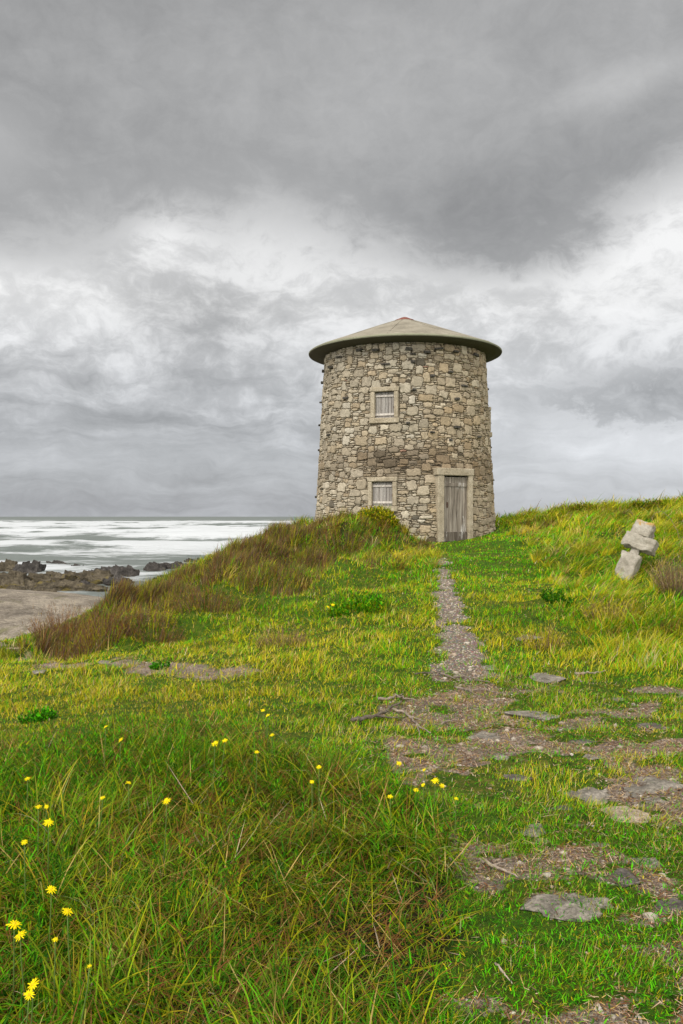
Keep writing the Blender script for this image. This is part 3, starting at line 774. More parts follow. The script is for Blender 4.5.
        for zz in (zb_ + .10, zt_ - .11):
            bt = MB(); bt.box((0, .074, zz), (iw - .01, .028, .06), .004, col=(1.7, 1.68, 1.62)); bt.build('batten', mw_s, o_s)
        hg = MB(); hg.box((iw / 2 - .03, .072, zb_ + .3), (.02, .02, .06), .003); hg.build('latch', mi, o_s)
        if label: o['label'] = label
    window(WUP, 20, .8, 'upper window with pale plank shutter'); window(WLO, 40, .8, 'lower window with grey plank shutter half sunk behind the mound'); window(WSD, 60, .8)
    # ---- slates that stick out of the wall, once steps for the thatchers
    msl = mat_stone('slate', [(.3, (.030, .027, .022)), (.6, (.075, .066, .052))], 9, .01)
    spots = [(-1.50, 6.02), (-1.52, 5.68), (-1.55, 5.08), (-1.53, 4.38), (-1.50, 3.62), (-1.56, 2.2), (1.50, 5.46), (1.53, 4.45), (1.56, 3.70), (1.55, 2.72)]
    pix = [(340, 357), (332, 367), (376, 350), (413, 354), (427, 352), (438, 349), (475, 355), (455, 352), (386, 364), (413, 362), (432, 376), (450, 372), (463, 386), (456, 399), (347, 398), (414, 390), (408, 423), (456, 427), (432, 432), (450, 440), (330, 435), (409, 349), (478, 437), (360, 350)]
    for (px, py) in pix:
        # line of sight onto the wall cylinder
        dx = (px - HX) / F; z = 5.5
        for _ in range(4):
            R = Rz(z); A = dx * dx + 1; B = -2 * (dx * TX + TY); Cc = TX * TX + TY * TY - R * R
            Yh = (-B - math.sqrt(max(B * B - 4 * A * Cc, 0))) / (2 * A); z = EYE - (py - HY) * Yh / F
        spots.append((math.atan2(dx * Yh - TX, TY - Yh), z))
    rr_ = np.random.default_rng(8)
    for (th, z) in spots:
        w_, t_ = rr_.uniform(.10, .25), rr_.uniform(.045, .08); pr = rr_.uniform(.09, .15)
        mb = MB(); mb.box((0, .02, 0), (w_, .14 + pr, t_), .012); mb.v[-1] += rr_.uniform(-.008, .008, mb.v[-1].shape)
        o = mb.build('projecting_slate', msl, root); place(o, th, Rz(z) - .02, z); o.rotation_euler = (rr_.uniform(-.1, .1), rr_.uniform(-.12, .12), th)
    # cable clipped down the right-hand side of the wall
    pts = [P(np.array([1.60 + .012 * math.sin(z * 2.3)]), np.array([z]), np.array([Rz(z) + .045 + .012 * math.sin(z * 5)]))[0] for z in np.linspace(6.35, 1.0, 40)]
    v, f = tube(pts, .014, 6); cb = MB(); cb.add(v, f); cb.build('conductor_cable', mi, root, True)
build_tower()

# ------------------------------------------------------------------ blades
def blades(P, L, Wd, ang, lean, curl, c0, c1, segs=3, twist=None):
    """every blade: root P, length L, width Wd, bearing ang, initial lean and extra droop curl (radians)"""
    n = len(P); t = np.linspace(0, 1, segs + 1)
    d = np.stack([np.cos(ang), np.sin(ang)], -1)
    pts = np.empty((n, segs + 1, 3)); pts[:, 0] = P
    for i in range(segs):
        phi = lean + curl * ((i + .5) / segs) ** 1.2
        st = L / segs
        pts[:, i + 1, :2] = pts[:, i, :2] + d * (np.sin(phi) * st)[:, None]
        pts[:, i + 1, 2] = pts[:, i, 2] + np.cos(phi) * st
    sa = ang + np.pi / 2 + (twist if twist is not None else 0)
    side = np.stack([np.cos(sa), np.sin(sa), np.zeros(n)], -1)
    nv = segs * 2 + 1
    V = np.empty((n, nv, 3)); C = np.empty((n, nv, 3))
    for i in range(segs):
        w = Wd * (1 - .85 * t[i] ** 1.6) * .5 * (.75 if i == 0 else 1)
        V[:, 2 * i] = pts[:, i] - side * w[:, None]; V[:, 2 * i + 1] = pts[:, i] + side * w[:, None]
        cc = c0 * (1 - t[i]) + c1 * t[i]
        C[:, 2 * i] = cc; C[:, 2 * i + 1] = cc
    V[:, -1] = pts[:, -1]; C[:, -1] = c1
    tri = []
    for i in range(segs - 1):
        a = 2 * i; tri += [(a, a + 1, a + 3), (a, a + 3, a + 2)]
    a = 2 * (segs - 1); tri.append((a, a + 1, a + 2))
    tri = np.array(tri)
    T = (np.arange(n)[:, None, None] * nv + tri[None]).reshape(-1, 3)
    return V.reshape(-1, 3), T, C.reshape(-1, 3)

class Sward:
    def __init__(s): s.v = []; s.t = []; s.c = []; s.n = 0
    def add(s, V, T, C):
        s.v.append(V.astype(np.float32)); s.t.append((T + s.n).astype(np.int32)); s.c.append(C.astype(np.float32)); s.n += len(V)
    def build(s, name, mat, label):
        o = mesh_obj(name, np.concatenate(s.v), faces_tri=np.concatenate(s.t), mat=mat, col=np.concatenate(s.c))
        tag(o, label, kind='stuff'); return o

G_BRIGHT = np.array([.085, .41, .002]); G_MID = np.array([.155, .33, .003]); G_DARK = np.array([.030, .13, .004]); G_OLIVE = np.array([.33, .325, .005])
G_YEL = np.array([.56, .46, .015]); STRAW = np.array([.50, .36, .11]); BROWN = np.array([.20, .090, .026]); HEATH = np.array([.16, .098, .062]); PALE = np.array([.50, .39, .25])
PAL = np.stack([G_BRIGHT, G_MID, G_DARK, G_OLIVE, G_YEL, STRAW, BROWN, HEATH, PALE])

def pick(weights, rng):
    """one palette colour per row of weights"""
    w = np.maximum(weights, 0); cum = np.cumsum(w, 1); cum /= cum[:, -1:]
    k = (rng.random(len(w))[:, None] > cum).sum(1)
    c = PAL[np.minimum(k, len(PAL) - 1)]
    return c * rng.uniform(.72, 1.28, (len(w), 1)) * rng.uniform(.92, 1.08, c.shape)

def scatter(n, y0, y1, power, rng, fx=.42, mx=1.4):
    """points on the ground in the wedge ahead, thinning with distance"""
    u = rng.random(n * 3); yy = np.linspace(y0, y1, 3000)
    dens = yy ** (-power) * (fx * yy + mx); cum = np.cumsum(dens); cum /= cum[-1]
    Y = np.interp(u[:n], cum, yy); X = (rng.random(n) * 2 - 1) * (fx * Y + mx)
    return X, Y

def patch(x, y, s, seed, lo=.42, hi=.58):
    return sstep(lo, hi, fbm(x * s, y * s, seed=seed, octv=4))

def build_grass():
    rng = np.random.default_rng(21)
    # ---------------- short turf and mid-distance grass
    sw = Sward()
    X, Y = scatter(640000, 1.9, 38, 1.4, rng)
    z = zones(X, Y)
    keep = 1 - np.clip(z['path'] * 1.15 + z['bare'] * .86 * sstep(.36, .50, fbm(X * 7, Y * 7, seed=33, octv=3) + .06) + z['track'] * .72 + z['beach'] + z['tall'] * .55, 0, 1)
    keep *= np.hypot(X - TX, Y - TY) > TR0 + .03
    keep *= 1 - .75 * (z['lee'] > .9) * (Y > 24)
    m = rng.random(len(X)) < keep
    X, Y = X[m], Y[m]; z = {k: v[m] for k, v in z.items()}
    n = len(X)
    hill, mound, apron, ridge = z['hill'], z['mound'], z['apron'], z['ridge']
    bright = patch(X, Y, .8, 101); yel = patch(X, Y, .95, 102); br = .7 * patch(X, Y, 1.3, 103, .58, .70); strp = patch(X * 1.0, Y * .5, 2.6, 104)
    tuft = fbm(X * 2.4, Y * 2.4, seed=105, octv=3)
    door = np.exp(-(((X - 2.7) / 2.6) ** 2 + ((Y - 20) / 4.5) ** 2))
    near_r = sstep(5.5, 3.6, Y) * (X > .2)
    w = np.zeros((n, 9))
    w[:, 0] = .45 * bright + 2.2 * door + .55 * near_r + .1
    w[:, 1] = .70 + .2 * near_r
    w[:, 2] = .30 * (1 - .5 * hill) * (1 - yel) + .45 * near_r
    w[:, 3] = .50 + .45 * yel * (1 - near_r)
    w[:, 4] = (.20 + .55 * yel) * (1 - .7 * door) * (1 - .8 * near_r) * (.5 + .5 * strp)
    w[:, 5] = .10 + .16 * yel + .22 * apron + .20 * br
    w[:, 6] = .05 + .45 * br * np.maximum(hill, mound) + .25 * ridge
    w[:, 7] = .30 * br * np.maximum(hill, mound) + .35 * ridge
    w[:, 8] = .04 + .10 * apron
    left = sstep(6.3, 7.5, Y) * sstep(12.5, 10, Y) * (X < .3)
    w[:, 4] += .45 * left; w[:, 5] += .2 * left; w[:, 6] += .12 * left; w[:, 0] *= 1 - .45 * left; w[:, 2] *= 1 - .6 * left
    c0 = pick(w, rng)
    c1 = c0 * (1 - .35 * rng.random((n, 1))) + np.array([.30, .22, .05]) * .35 * rng.random((n, 1))
    Ls = .022 + .042 * rng.random(n)                                                    # trodden turf
    Ls = Ls * (1 + .6 * sstep(6, 9, Y))
    Lm = (.10 + .16 * tuft) * (.6 + .8 * rng.random(n))
    L = Ls * (1 - np.maximum(mound * .9, hill)) + Lm * np.maximum(mound * .9, hill) * (1 + .35 * hill)
    L *= 1 - .55 * door
    L *= 1 + .5 * np.clip(Y - 22, 0, 10) / 10
    Wd = np.maximum(.0030, .00080 * Y) * rng.uniform(.7, 1.3, n)
    wind = math.radians(-15)
    sp = rng.uniform(-np.pi, np.pi, n)
    comb = np.clip(.35 + hill * .5 + mound * .3, 0, .85)
    flow = wind + (fbm(X * .8, Y * .8, seed=110) - .5) * 5
    ang = np.where(rng.random(n) < comb, flow + rng.normal(0, .5, n), sp)
    clump = fbm(X * 3.3, Y * 3.3, seed=115, octv=3)
    L *= .55 + .95 * sstep(.32, .68, clump)
    lean = np.abs(rng.normal(.62, .38, n)) + .2 * hill; curl = rng.uniform(.1, .9, n) + .5 * hill
    P = np.c_[X, Y, ground_h(X, Y) - .01]
    sw.add(*blades(P, L, Wd, ang, lean, curl, c0, c1, 3, rng.normal(0, .6, n)))
    sw.build('grass', M['grass'], 'short and tufted green and yellow grass covering the headland')

    # ---------------- clumps on the rise and the mound
    sw = Sward()
    nt_ = 5200
    cx, cy = scatter(nt_, 8.5, 36, .75, rng)
    z = zones(cx, cy)
    ok = (np.maximum(z['hill'], z['mound']) > .35) & (z['path'] < .1) & (z['beach'] < .4) & (np.hypot(cx - TX, cy - TY) > TR0 + .25)
    ok &= rng.random(nt_) < (.25 + .75 * patch(cx, cy, .9, 120, .40, .62))
    cx, cy = cx[ok], cy[ok]
    per = 34
    ci = np.repeat(np.arange(len(cx)), per); n = len(ci)
    rad = .05 + .10 * rng.random(len(cx))
    a0 = rng.uniform(-np.pi, np.pi, n); rr = np.sqrt(rng.random(n)) * rad[ci]
    X = cx[ci] + np.cos(a0) * rr; Y = cy[ci] + np.sin(a0) * rr
    zz = zones(cx, cy)
    yel = patch(cx, cy, .7, 121); br = .9 * patch(cx, cy, .8, 122, .57, .70) * (1 - np.exp(-(((cx - 3.2) / 2.2) ** 2 + ((cy - 20) / 5) ** 2)))
    w = np.zeros((len(cx), 9)); w[:, 0] = .35 * (1 - yel); w[:, 1] = .4; w[:, 3] = .8; w[:, 4] = .35 + .9 * yel; w[:, 5] = .2 + .3 * yel; w[:, 2] = .25 + .5 * zz['mound']; w[:, 6] = .05 + .9 * br + .9 * zz['ridge']; w[:, 7] = .8 * br + .9 * zz['ridge']; w[:, 8] = .08
    ct = pick(w, rng)
    c0 = ct[ci] * .55 + .45 * pick(w[ci], rng)
    c1 = c0 * .75 + .25 * np.array([.33, .25, .07])
    lt = (.20 + .22 * rng.random(len(cx))) * np.clip(.65 + .02 * cy, .8, 1.3)
    L = lt[ci] * rng.uniform(.6, 1.15, n)
    flow = math.radians(-20) + (fbm(cx * .8, cy * .8, seed=110) - .5) * 4
    ang = np.where(rng.random(n) < .55, flow[ci] + rng.normal(0, .45, n), a0)
    P = np.c_[X, Y, ground_h(X, Y) - .015]
    sw.add(*blades(P, L, np.maximum(.006, .00085 * Y) * rng.uniform(.7, 1.2, n), ang, np.abs(rng.normal(.35, .2, n)), rng.uniform(.5, 1.7, n), c0, c1, 4, rng.normal(0, .5, n)))
    sw.build('tussock_grass', M['grass'], 'wind combed tussocks of yellow green grass on the mound and the right hand rise')

    # ---------------- brown heathy growth along the crest of the mound
    sw = Sward()
    k = 190000
    t = rng.random(k); rp = np.array([r_[:2] for r_ in RIDGE]); seg = t * (len(rp) - 1); i = np.minimum(seg.astype(int), len(rp) - 2); f = (seg - i)[:, None]
    B = rp[i] * (1 - f) + rp[i + 1] * f
    X = B[:, 0] + rng.normal(0, .5, k); Y = B[:, 1] + .35 - np.abs(rng.normal(0, 1.0, k)) * (1.75 + .8 * sstep(.35, .75, t))
    dens = sstep(.38, .55, fbm(X * 1.1, Y * 1.1, seed=130, octv=3) + .08)
    dens *= 1 - .75 * sstep(.78, .92, t)
    m = (X / Y > -.352 + .03 * (fbm(X * 3, Y * 3, seed=137, octv=2) - .5)) & (rng.random(k) < dens) & (np.hypot(X - TX, Y - TY) > TR0 + .25); X, Y, t = X[m], Y[m], t[m]; n = len(X)
    w = np.zeros((n, 9)); g = patch(X, Y, 1.2, 131); w[:, 6] = .7; w[:, 7] = 1.0; w[:, 5] = .16; w[:, 3] = .22 + .6 * g; w[:, 2] = .22 + .3 * g; w[:, 4] = .05
    c0 = pick(w, rng) * .85; L = (.15 + .27 * rng.random(n)) * (1 + .15 * (t < .35)) * (1 - .55 * sstep(.62, .82, t)) * (.45 + .8 * sstep(.35, .65, fbm(X * 1.9, Y * 1.9, seed=133, octv=3)))
    sw.add(*blades(np.c_[X, Y, ground_h(X, Y) - .02], L, .011 * rng.uniform(.6, 1.3, n), math.radians(10) + rng.normal(0, .9, n), np.abs(rng.normal(.2, .2, n)), rng.uniform(.0, .8, n), c0, c0 * .85 + .15 * HEATH, 3, rng.uniform(-1.5, 1.5, n)))
    sw.build('heath_grass', M['heath'], 'brown wiry heath grass along the crest of the mound')

    # ---------------- long foreground grass
    sw = Sward()
    nt_ = 5200
    cx = rng.uniform(-4.2, .7, nt_ * 2); cy = rng.uniform(1.35, 6.2, nt_ * 2)
    z = zones(cx, cy); ok = (z['tall'] > .5) & (np.abs(cx) < .5 * cy + 1.6)
    cx, cy = cx[ok], cy[ok]; nt_ = len(cx)
    per = 14; ci = np.repeat(np.arange(nt_), per); n = len(ci)
    a0 = rng.uniform(-np.pi, np.pi, n); rr = np.sqrt(rng.random(n)) * .07
    X = cx[ci] + np.cos(a0) * rr; Y = cy[ci] + np.sin(a0) * rr
    # dry centre, greener left, back and front
    dry = np.exp(-(((cx + .25) / .75) ** 2 + ((cy - 3.7) / 1.0) ** 2)) + .55 * patch(cx, cy, 1.5, 141, .5, .66)
    grn = np.clip(np.exp(-(((cx + 1.6) / 1.0) ** 2 + ((cy - 4.8) / 1.4) ** 2)) + .8 * sstep(3.0, 2.5, cy) + .8 * np.exp(-(((cx - .35) / .3) ** 2 + ((cy - 4.0) / .7) ** 2)) + .5 * patch(cx, cy, 1.3, 142), 0, 1.4)
    w = np.zeros((nt_, 9)); w[:, 0] = .28 + 1.3 * grn; w[:, 1] = .40 + .45 * grn; w[:, 2] = .80 + .7 * grn; w[:, 3] = .34; w[:, 4] = .24 + .36 * dry; w[:, 5] = .03 + .12 * dry; w[:, 6] = .16 + 1.2 * dry; w[:, 8] = .02 + .06 * dry
    c0 = pick(w[ci], rng) * .55 + .45 * pick(w, rng)[ci]
    c0 = c0 * .80
    c1 = c0 * .80 + .20 * np.array([.25, .20, .03])
    edge = np.clip(np.minimum(1.0, (6.3 - cy) / 1.2), .5, 1)
    hump = sstep(.30, .66, fbm(cx * 2.6, cy * 2.6, seed=143, octv=3))
    L = ((.10 + .13 * rng.random(nt_)) * (.55 + .95 * hump))[ci] * rng.uniform(.5, 1.35, n) * edge[ci]
    L *= 1 - .60 * sstep(-.35, .40, cx[ci]) * sstep(3.9, 3.2, cy[ci])
    flow = (fbm(cx * 1.6, cy * 1.6, seed=144, octv=2) - .5) * 9 + rng.normal(0, .5, nt_)
    ang = np.where(rng.random(n) < .68, flow[ci] + rng.normal(0, .55, n), a0)
    sw.add(*blades(np.c_[X, Y, ground_h(X, Y) - .01], L, rng.uniform(.0035, .0085, n), ang, np.abs(rng.normal(.5, .3, n)), rng.uniform(.5, 2.7, n), c0, c1, 6, rng.normal(0, .5, n)))
    # dead thatch lying low among it
    k = 26000
    X = rng.uniform(-4, .7, k); Y = rng.uniform(1.4, 6.1, k); z = zones(X, Y)
    m = (z['tall'] > .5) & (np.abs(X) < .5 * Y + 1.5); X, Y = X[m], Y[m]; n = len(X)
    w = np.zeros((n, 9)); w[:, 5] = .25; w[:, 6] = 1.2; w[:, 3] = .4; w[:, 2] = .7; w[:, 8] = .05
    c0 = pick(w, rng) * .8
    sw.add(*blades(np.c_[X, Y, ground_h(X, Y) + .0 + .08 * rng.random(n)], rng.uniform(.08, .28, n), rng.uniform(.003, .006, n), rng.uniform(-np.pi, np.pi, n), rng.uniform(.7, 1.5, n), rng.uniform(-.2, .5, n), c0, c0, 3, rng.normal(0, .5, n)))
    sw.build('tall_grass', M['grass'], 'long tangled green and dry grass filling the left foreground')

    # ---------------- feathery weed leaves low in the long grass
    sw = Sward()
    npl = 1500
    cx = rng.uniform(-3.6, .6, npl * 3); cy = rng.uniform(1.6, 6.0, npl * 3); z = zones(cx, cy)
    grn = np.exp(-(((cx + 1.5) / 1.0) ** 2 + ((cy - 4.6) / 1.5) ** 2)) + np.exp(-(((cx - .38) / .28) ** 2 + ((cy - 4.15) / .5) ** 2)) + .5 * np.exp(-(((cx + 1.3) / .6) ** 2 + ((cy - 3.0) / .8) ** 2))
    ok = (z['tall'] > .5) & (rng.random(len(cx)) < np.clip(grn * 1.2, .12, .95)); cx, cy = cx[ok], cy[ok]
    per = 30; ci = np.repeat(np.arange(len(cx)), per); n = len(ci)
    hgt = rng.uniform(.06, .21, len(cx)); k_ = rng.random(n)
    a0 = rng.uniform(-np.pi, np.pi, n)
    X = cx[ci] + rng.normal(0, .012, n); Y = cy[ci] + rng.normal(0, .012, n)
    P = np.c_[X, Y, ground_h(X, Y) + hgt[ci] * k_]
    w = np.zeros((n, 9)); w[:, 0] = .3; w[:, 1] = .6; w[:, 2] = 1.0; w[:, 3] = .2
    c0 = pick(w, rng) * .75
    sw.add(*blades(P, rng.uniform(.02, .06, n), rng.uniform(.003, .0075, n), a0, rng.uniform(.5, 1.2, n), rng.uniform(-.1, .8, n), c0, c0 * 1.1, 3, rng.normal(0, .3, n)))
    sw.build('leafy_weeds', M['leaf'], 'feathery green weeds growing through the long grass on the left')

    # ---------------- clover-like dense low growth on the right
    sw = Sward()
    X, Y = scatter(150000, 1.9, 9, 1.3, rng, .42, .9)
    z = zones(X, Y); pz = patch(X, Y, 1.3, 150, .38, .52)
    m = (X > -.3) & (z['tall'] < .5) & (rng.random(len(X)) < np.maximum(pz, .55 * sstep(5, 3.5, Y)) * (1 - z['bare'] * sstep(.62, .48, fbm(X * 4.5, Y * 4.5, seed=34, octv=3))) * (1 - z['path'])); X, Y = X[m], Y[m]; n = len(X)
    w = np.zeros((n, 9)); w[:, 0] = .9; w[:, 1] = .35; w[:, 2] = 1.1; w[:, 3] = .12; w[:, 4] = .05
    c0 = pick(w, rng)
    sw.add(*blades(np.c_[X, Y, ground_h(X, Y) + .02 * rng.random(n)], rng.uniform(.012, .035, n), rng.uniform(.003, .007, n), rng.uniform(-np.pi, np.pi, n), rng.uniform(.4, 1.3, n), rng.uniform(0, .8, n), c0, c0, 2, rng.normal(0, .5, n)))
    sw.build('low_clover', M['leaf'], 'dense bright green low growth between the stones on the right')

    # ---------------- dry litter
    sw = Sward()
    X, Y = scatter(330000, 1.9, 12, 1.2, rng, .42, .8)
    z = zones(X, Y); m = rng.random(len(X)) < np.clip(z['bare'] * .85 + z['apron'] * .22 * patch(X, Y, 3, 151, .5, .6) + z['track'] * .3 + z['path'] * .12 + .012, 0, 1); X, Y = X[m], Y[m]; n = len(X)
    w = np.zeros((n, 9)); w[:, 8] = .7; w[:, 5] = .35; w[:, 6] = .6; w[:, 7] = 1.1
    c0 = pick(w, rng) * np.array([1.0, .92, .94])
    sw.add(*blades(np.c_[X, Y, ground_h(X, Y) + .004 + .012 * rng.random(n)], rng.uniform(.012, .045, n) * (.7 + .12 * Y) * (1 + .8 * (rng.random(n) < .08)), np.maximum(rng.uniform(.002, .007, n), .0006 * Y), rng.uniform(-np.pi, np.pi, n), rng.uniform(1.25, 1.6, n), rng.uniform(-.2, .25, n), c0, c0, 2, rng.normal(0, .4, n)))
    sw.build('dry_litter', M['heath'], 'pale dry stalks and leaf litter strewn over the bare patches')
build_grass()

# ------------------------------------------------------------------ pebbles on the path and bare ground
def build_pebbles():
    rng = np.random.default_rng(33)
    X, Y = scatter(110000, 2.2, 18, 1.1, rng, .40, .4)
    z = zones(X, Y)
    m = rng.random(len(X)) < np.clip(z['path'] * .9 + z['bare'] * .42 + z['track'] * .08, 0, 1)
    X, Y = X[m], Y[m]; n = len(X)
    v, f = ico(1)
    s = rng.uniform(.004, .011, n) * np.clip(.8 + .03 * Y, .8, 1.3); s[rng.random(n) < .03] *= 2.6
    sc = np.stack([s * rng.uniform(.8, 1.5, n), s * rng.uniform(.8, 1.3, n), s * rng.uniform(.5, .9, n)], -1)
    a = rng.uniform(0, 6.28, n); ca, sa = np.cos(a), np.sin(a)
    pv = v[None] * sc[:, None] * rng.uniform(.8, 1.2, (n, len(v), 1))
    V = np.stack([pv[..., 0] * ca[:, None] - pv[..., 1] * sa[:, None] + X[:, None], pv[..., 0] * sa[:, None] + pv[..., 1] * ca[:, None] + Y[:, None], pv[..., 2] + (ground_h(X, Y) + s * .2)[:, None]], -1)
    pal = np.array([[.25, .21, .165], [.34, .29, .23], [.19, .155, .12], [.41, .36, .29], [.29, .225, .165]])
    c = pal[rng.integers(0, 5, n)] * rng.uniform(.75, 1.2, (n, 1))
    T = (np.arange(n)[:, None, None] * len(v) + f[None]).reshape(-1, 3)
    o = mesh_obj('gravel', V.reshape(-1, 3), faces_tri=T, mat=None, col=np.repeat(c, len(v), 0), smooth=False)
    m_, nt = new_mat('pebble'); finish(nt, attr(nt), .9, .2); o.data.materials.append(m_)
    tag(o, 'loose grey gravel on the footpath and bare ground', kind='stuff')
build_pebbles()

# ------------------------------------------------------------------ stones set in the turf
M['st_grey'] = mat_stone('grey_stone', [(.25, (.085, .075, .06)), (.45, (.165, .145, .115)), (.6, (.235, .205, .165)), (.8, (.33, .295, .245))], 7, .02, ((.16, .135, .05), .62), fine=60)
M['st_tan'] = mat_stone('tan_stone', [(.25, (.15, .115, .08)), (.5, (.30, .235, .165)), (.75, (.42, .345, .255))], 8, .02, fine=60)
M['st_dark'] = mat_stone('dark_stone', [(.25, (.045, .04, .035)), (.5, (.10, .085, .07)), (.75, (.19, .165, .135))], 8, .02, ((.10, .09, .03), .60), fine=60)
M['st_red'] = mat_stone('red_stone', [(.3, (.16, .05, .035)), (.7, (.32, .12, .08))], 9, .01)
STONES = [  # px, py (centre), width px, height px seen, material, label
    (570, 904, 88, 40, 'st_grey', 'broad flat grey stone nearest the camera, bedded in bright green turf'),
    (652, 786, 84, 30, 'st_grey', 'long brown grey slab sloping at the right edge of the picture'),
    (583, 794, 42, 24, 'st_grey', 'rounded mossy grey stone left of the long slab'),
    (616, 817, 66, 28, 'st_tan', 'pale tan wedge of rock just below the long slab'),
    (533, 830, 26, 24, 'st_grey', 'small square grey stone in a litter patch beside the long grass'),
    (541, 841, 24, 9, 'st_tan', 'thin pale sliver of stone under the small square stone'),
    (487, 740, 40, 19, 'st_grey', 'oval light grey stone in the turf below the end of the path'),
    (511, 733, 16, 7, 'st_tan', 'little pale stone right of the oval light grey stone'),
    (548, 677, 34, 16, 'st_grey', 'lumpy grey stone between the path and the grassy rise'),
    (490, 668, 18, 9, 'st_grey', 'small grey stone on the right edge of the path'),
    (527, 637, 30, 8, 'st_grey', 'low flat stone in the grass, uppermost right of the path'),
    (616, 878, 44, 28, 'st_dark', 'dark worn stone right of the broad flat grey stone'),
    (641, 863, 40, 18, 'st_grey', 'grey flat stone above the dark worn stone'),
    (672, 908, 36, 28, 'st_dark', 'dark stone at the right edge, lowest of all'),
    (657, 834, 14, 10, 'st_grey', 'fist sized grey cobble at the foot of the pale wedge'),
    (670, 838, 8, 6, 'st_red', 'small reddish pebble at the right edge'),
    (648, 820, 12, 9, 'st_grey', 'smallest grey cobble touching the tip of the pale wedge'),
    (560, 809, 26, 10, 'st_dark', 'thin dark stone under the rounded mossy stone'),
    (516, 778, 30, 9, 'st_dark', 'dark flush stone among dry litter below the path'),
    (661, 727, 54, 14, 'st_dark', 'brown flush slab at the right edge level with the sticks'),
    (601, 706, 9, 6, 'st_dark', 'lone small brown stone in the grass under the rise'),
    (42, 671, 17, 8, 'st_grey', 'larger grey stone on the sandy track at far left'),
    (106, 662, 16, 6, 'st_grey', 'flat grey stone on the track below the mound'),
    (18, 648, 22, 6, 'st_tan', 'pale flat stone at the left edge where the turf meets the beach'),
    (575, 742, 40, 9, 'st_dark', 'low dark stone half buried in gritty ground in the middle of the apron'),
    (498, 756, 22, 10, 'st_grey', 'small grey stone under the oval light grey stone'),
    (596, 756, 26, 9, 'st_grey', 'grey stone in grit left of the long slab, behind the mossy one'),
    (634, 746, 20, 8, 'st_tan', 'tan stone behind the long slab'),
    (560, 860, 22, 10, 'st_tan', 'tan stone in the litter above the broad flat grey stone'),
    (600, 845, 18, 9, 'st_grey', 'grey stone between the pale wedge and the dark worn stone'),
    (476, 708, 22, 7, 'st_grey', 'flat grey stone at the foot of the gravel path'),
    (452, 655, 12, 6, 'st_tan', 'tan stone set in the middle of the gravel path'),
    (620, 700, 18, 6, 'st_grey', 'grey stone in the turf below the bare root'),
    (655, 800, 22, 9, 'st_grey', 'grey stone just below the long slab at the right'),
    (540, 716, 62, 11, 'st_grey', 'wide gritty rock plate breaking through the turf right of the path'),
]
for i, (px, py, w, h, mt, lab) in enumerate(STONES):
    X, Y, Z = hit(px, py)
    wd = w * Y / F; gr = EYE / Y      # depth on the ground from the height seen
    dp = min(max(h * .8 * Y / F / gr * .75, wd * .35), wd * 1.3); th = max(.10 * wd, h * .35 * Y / F)
    v, f = rock_shape((wd * 1.12, dp * 1.12, th * 2.2), 200 + i, 5 if w > 30 else 4, 20, .23, True)
    o = mesh_obj('stone', v, faces_tri=f, mat=M[mt], loc=(X, Y, Z - th * .24))
    o.rotation_euler = (RNG.uniform(-.06, .1), RNG.uniform(-.08, .08), RNG.uniform(-.25, .25))
    tag(o, lab, 'stone', 'stones bedded in the turf')

# ------------------------------------------------------------------ sticks
mt, nt = new_mat('dry_wood'); cc = objco(nt); g_ = noise(nt, cc, 25, 5, .7)
finish(nt, mix(nt, 1.0, ramp(nt, g_, [(.3, (.09, .07, .055)), (.55, (.24, .19, .145)), (.75, (.40, .33, .26))]), attr(nt), 'MULTIPLY'), .9, .15, g_, .004)
M['wood'] = mt
STICKS = [  # list of pixel points along the stick, radius, tone, label, forks
    ([(352, 725), (366, 723), (380, 719), (390, 713), (401, 706)], .016, .55, 'thick dark driftwood branch lying left of the path', [(2, (398, 722))]),
    ([(378, 702), (388, 703), (397, 700), (405, 702), (416, 704)], .012, 1.0, 'crooked stick lying just above the thick dark branch', [(2, (404, 697))]),
    ([(393, 713), (404, 716), (411, 722), (420, 731), (431, 737)], .011, 1.1, 'pale twisted root running down towards the grass from the sticks', [(2, (424, 725)), (3, (420, 740))]),
    ([(440, 676), (452, 681), (465, 679), (478, 683), (490, 686)], .010, .75, 'long thin twig across the lower end of the path', [(2, (472, 673))]),
    ([(415, 677), (424, 675), (433, 676), (441, 674)], .008, .45, 'short dark twig left of the path edge', []),
    ([(440, 727), (448, 725), (457, 723)], .008, 1.0, 'short bleached twig right of the crooked sticks', []),
    ([(575, 678), (585, 676), (594, 677), (606, 674)], .012, 1.2, 'pale bare root in the grass below the stone cross', []),
    ([(437, 851), (448, 861), (457, 871), (468, 881)], .005, 1.2, 'thin straw coloured twig at the edge of the long grass', []),
    ([(495, 968), (502, 977), (506, 981), (512, 988)], .004, 1.5, 'pale bent stalk in the green turf nearest the camera', []),
    ([(480, 866), (494, 872), (507, 878), (518, 882)], .008, 1.1, 'pale stick left of the broad flat grey stone', [(1, (505, 868))]),
    ([(455, 690), (470, 694), (485, 692), (498, 697)], .010, .9, 'grey branch at the foot of the gravel path', [(1, (480, 700))]),
]
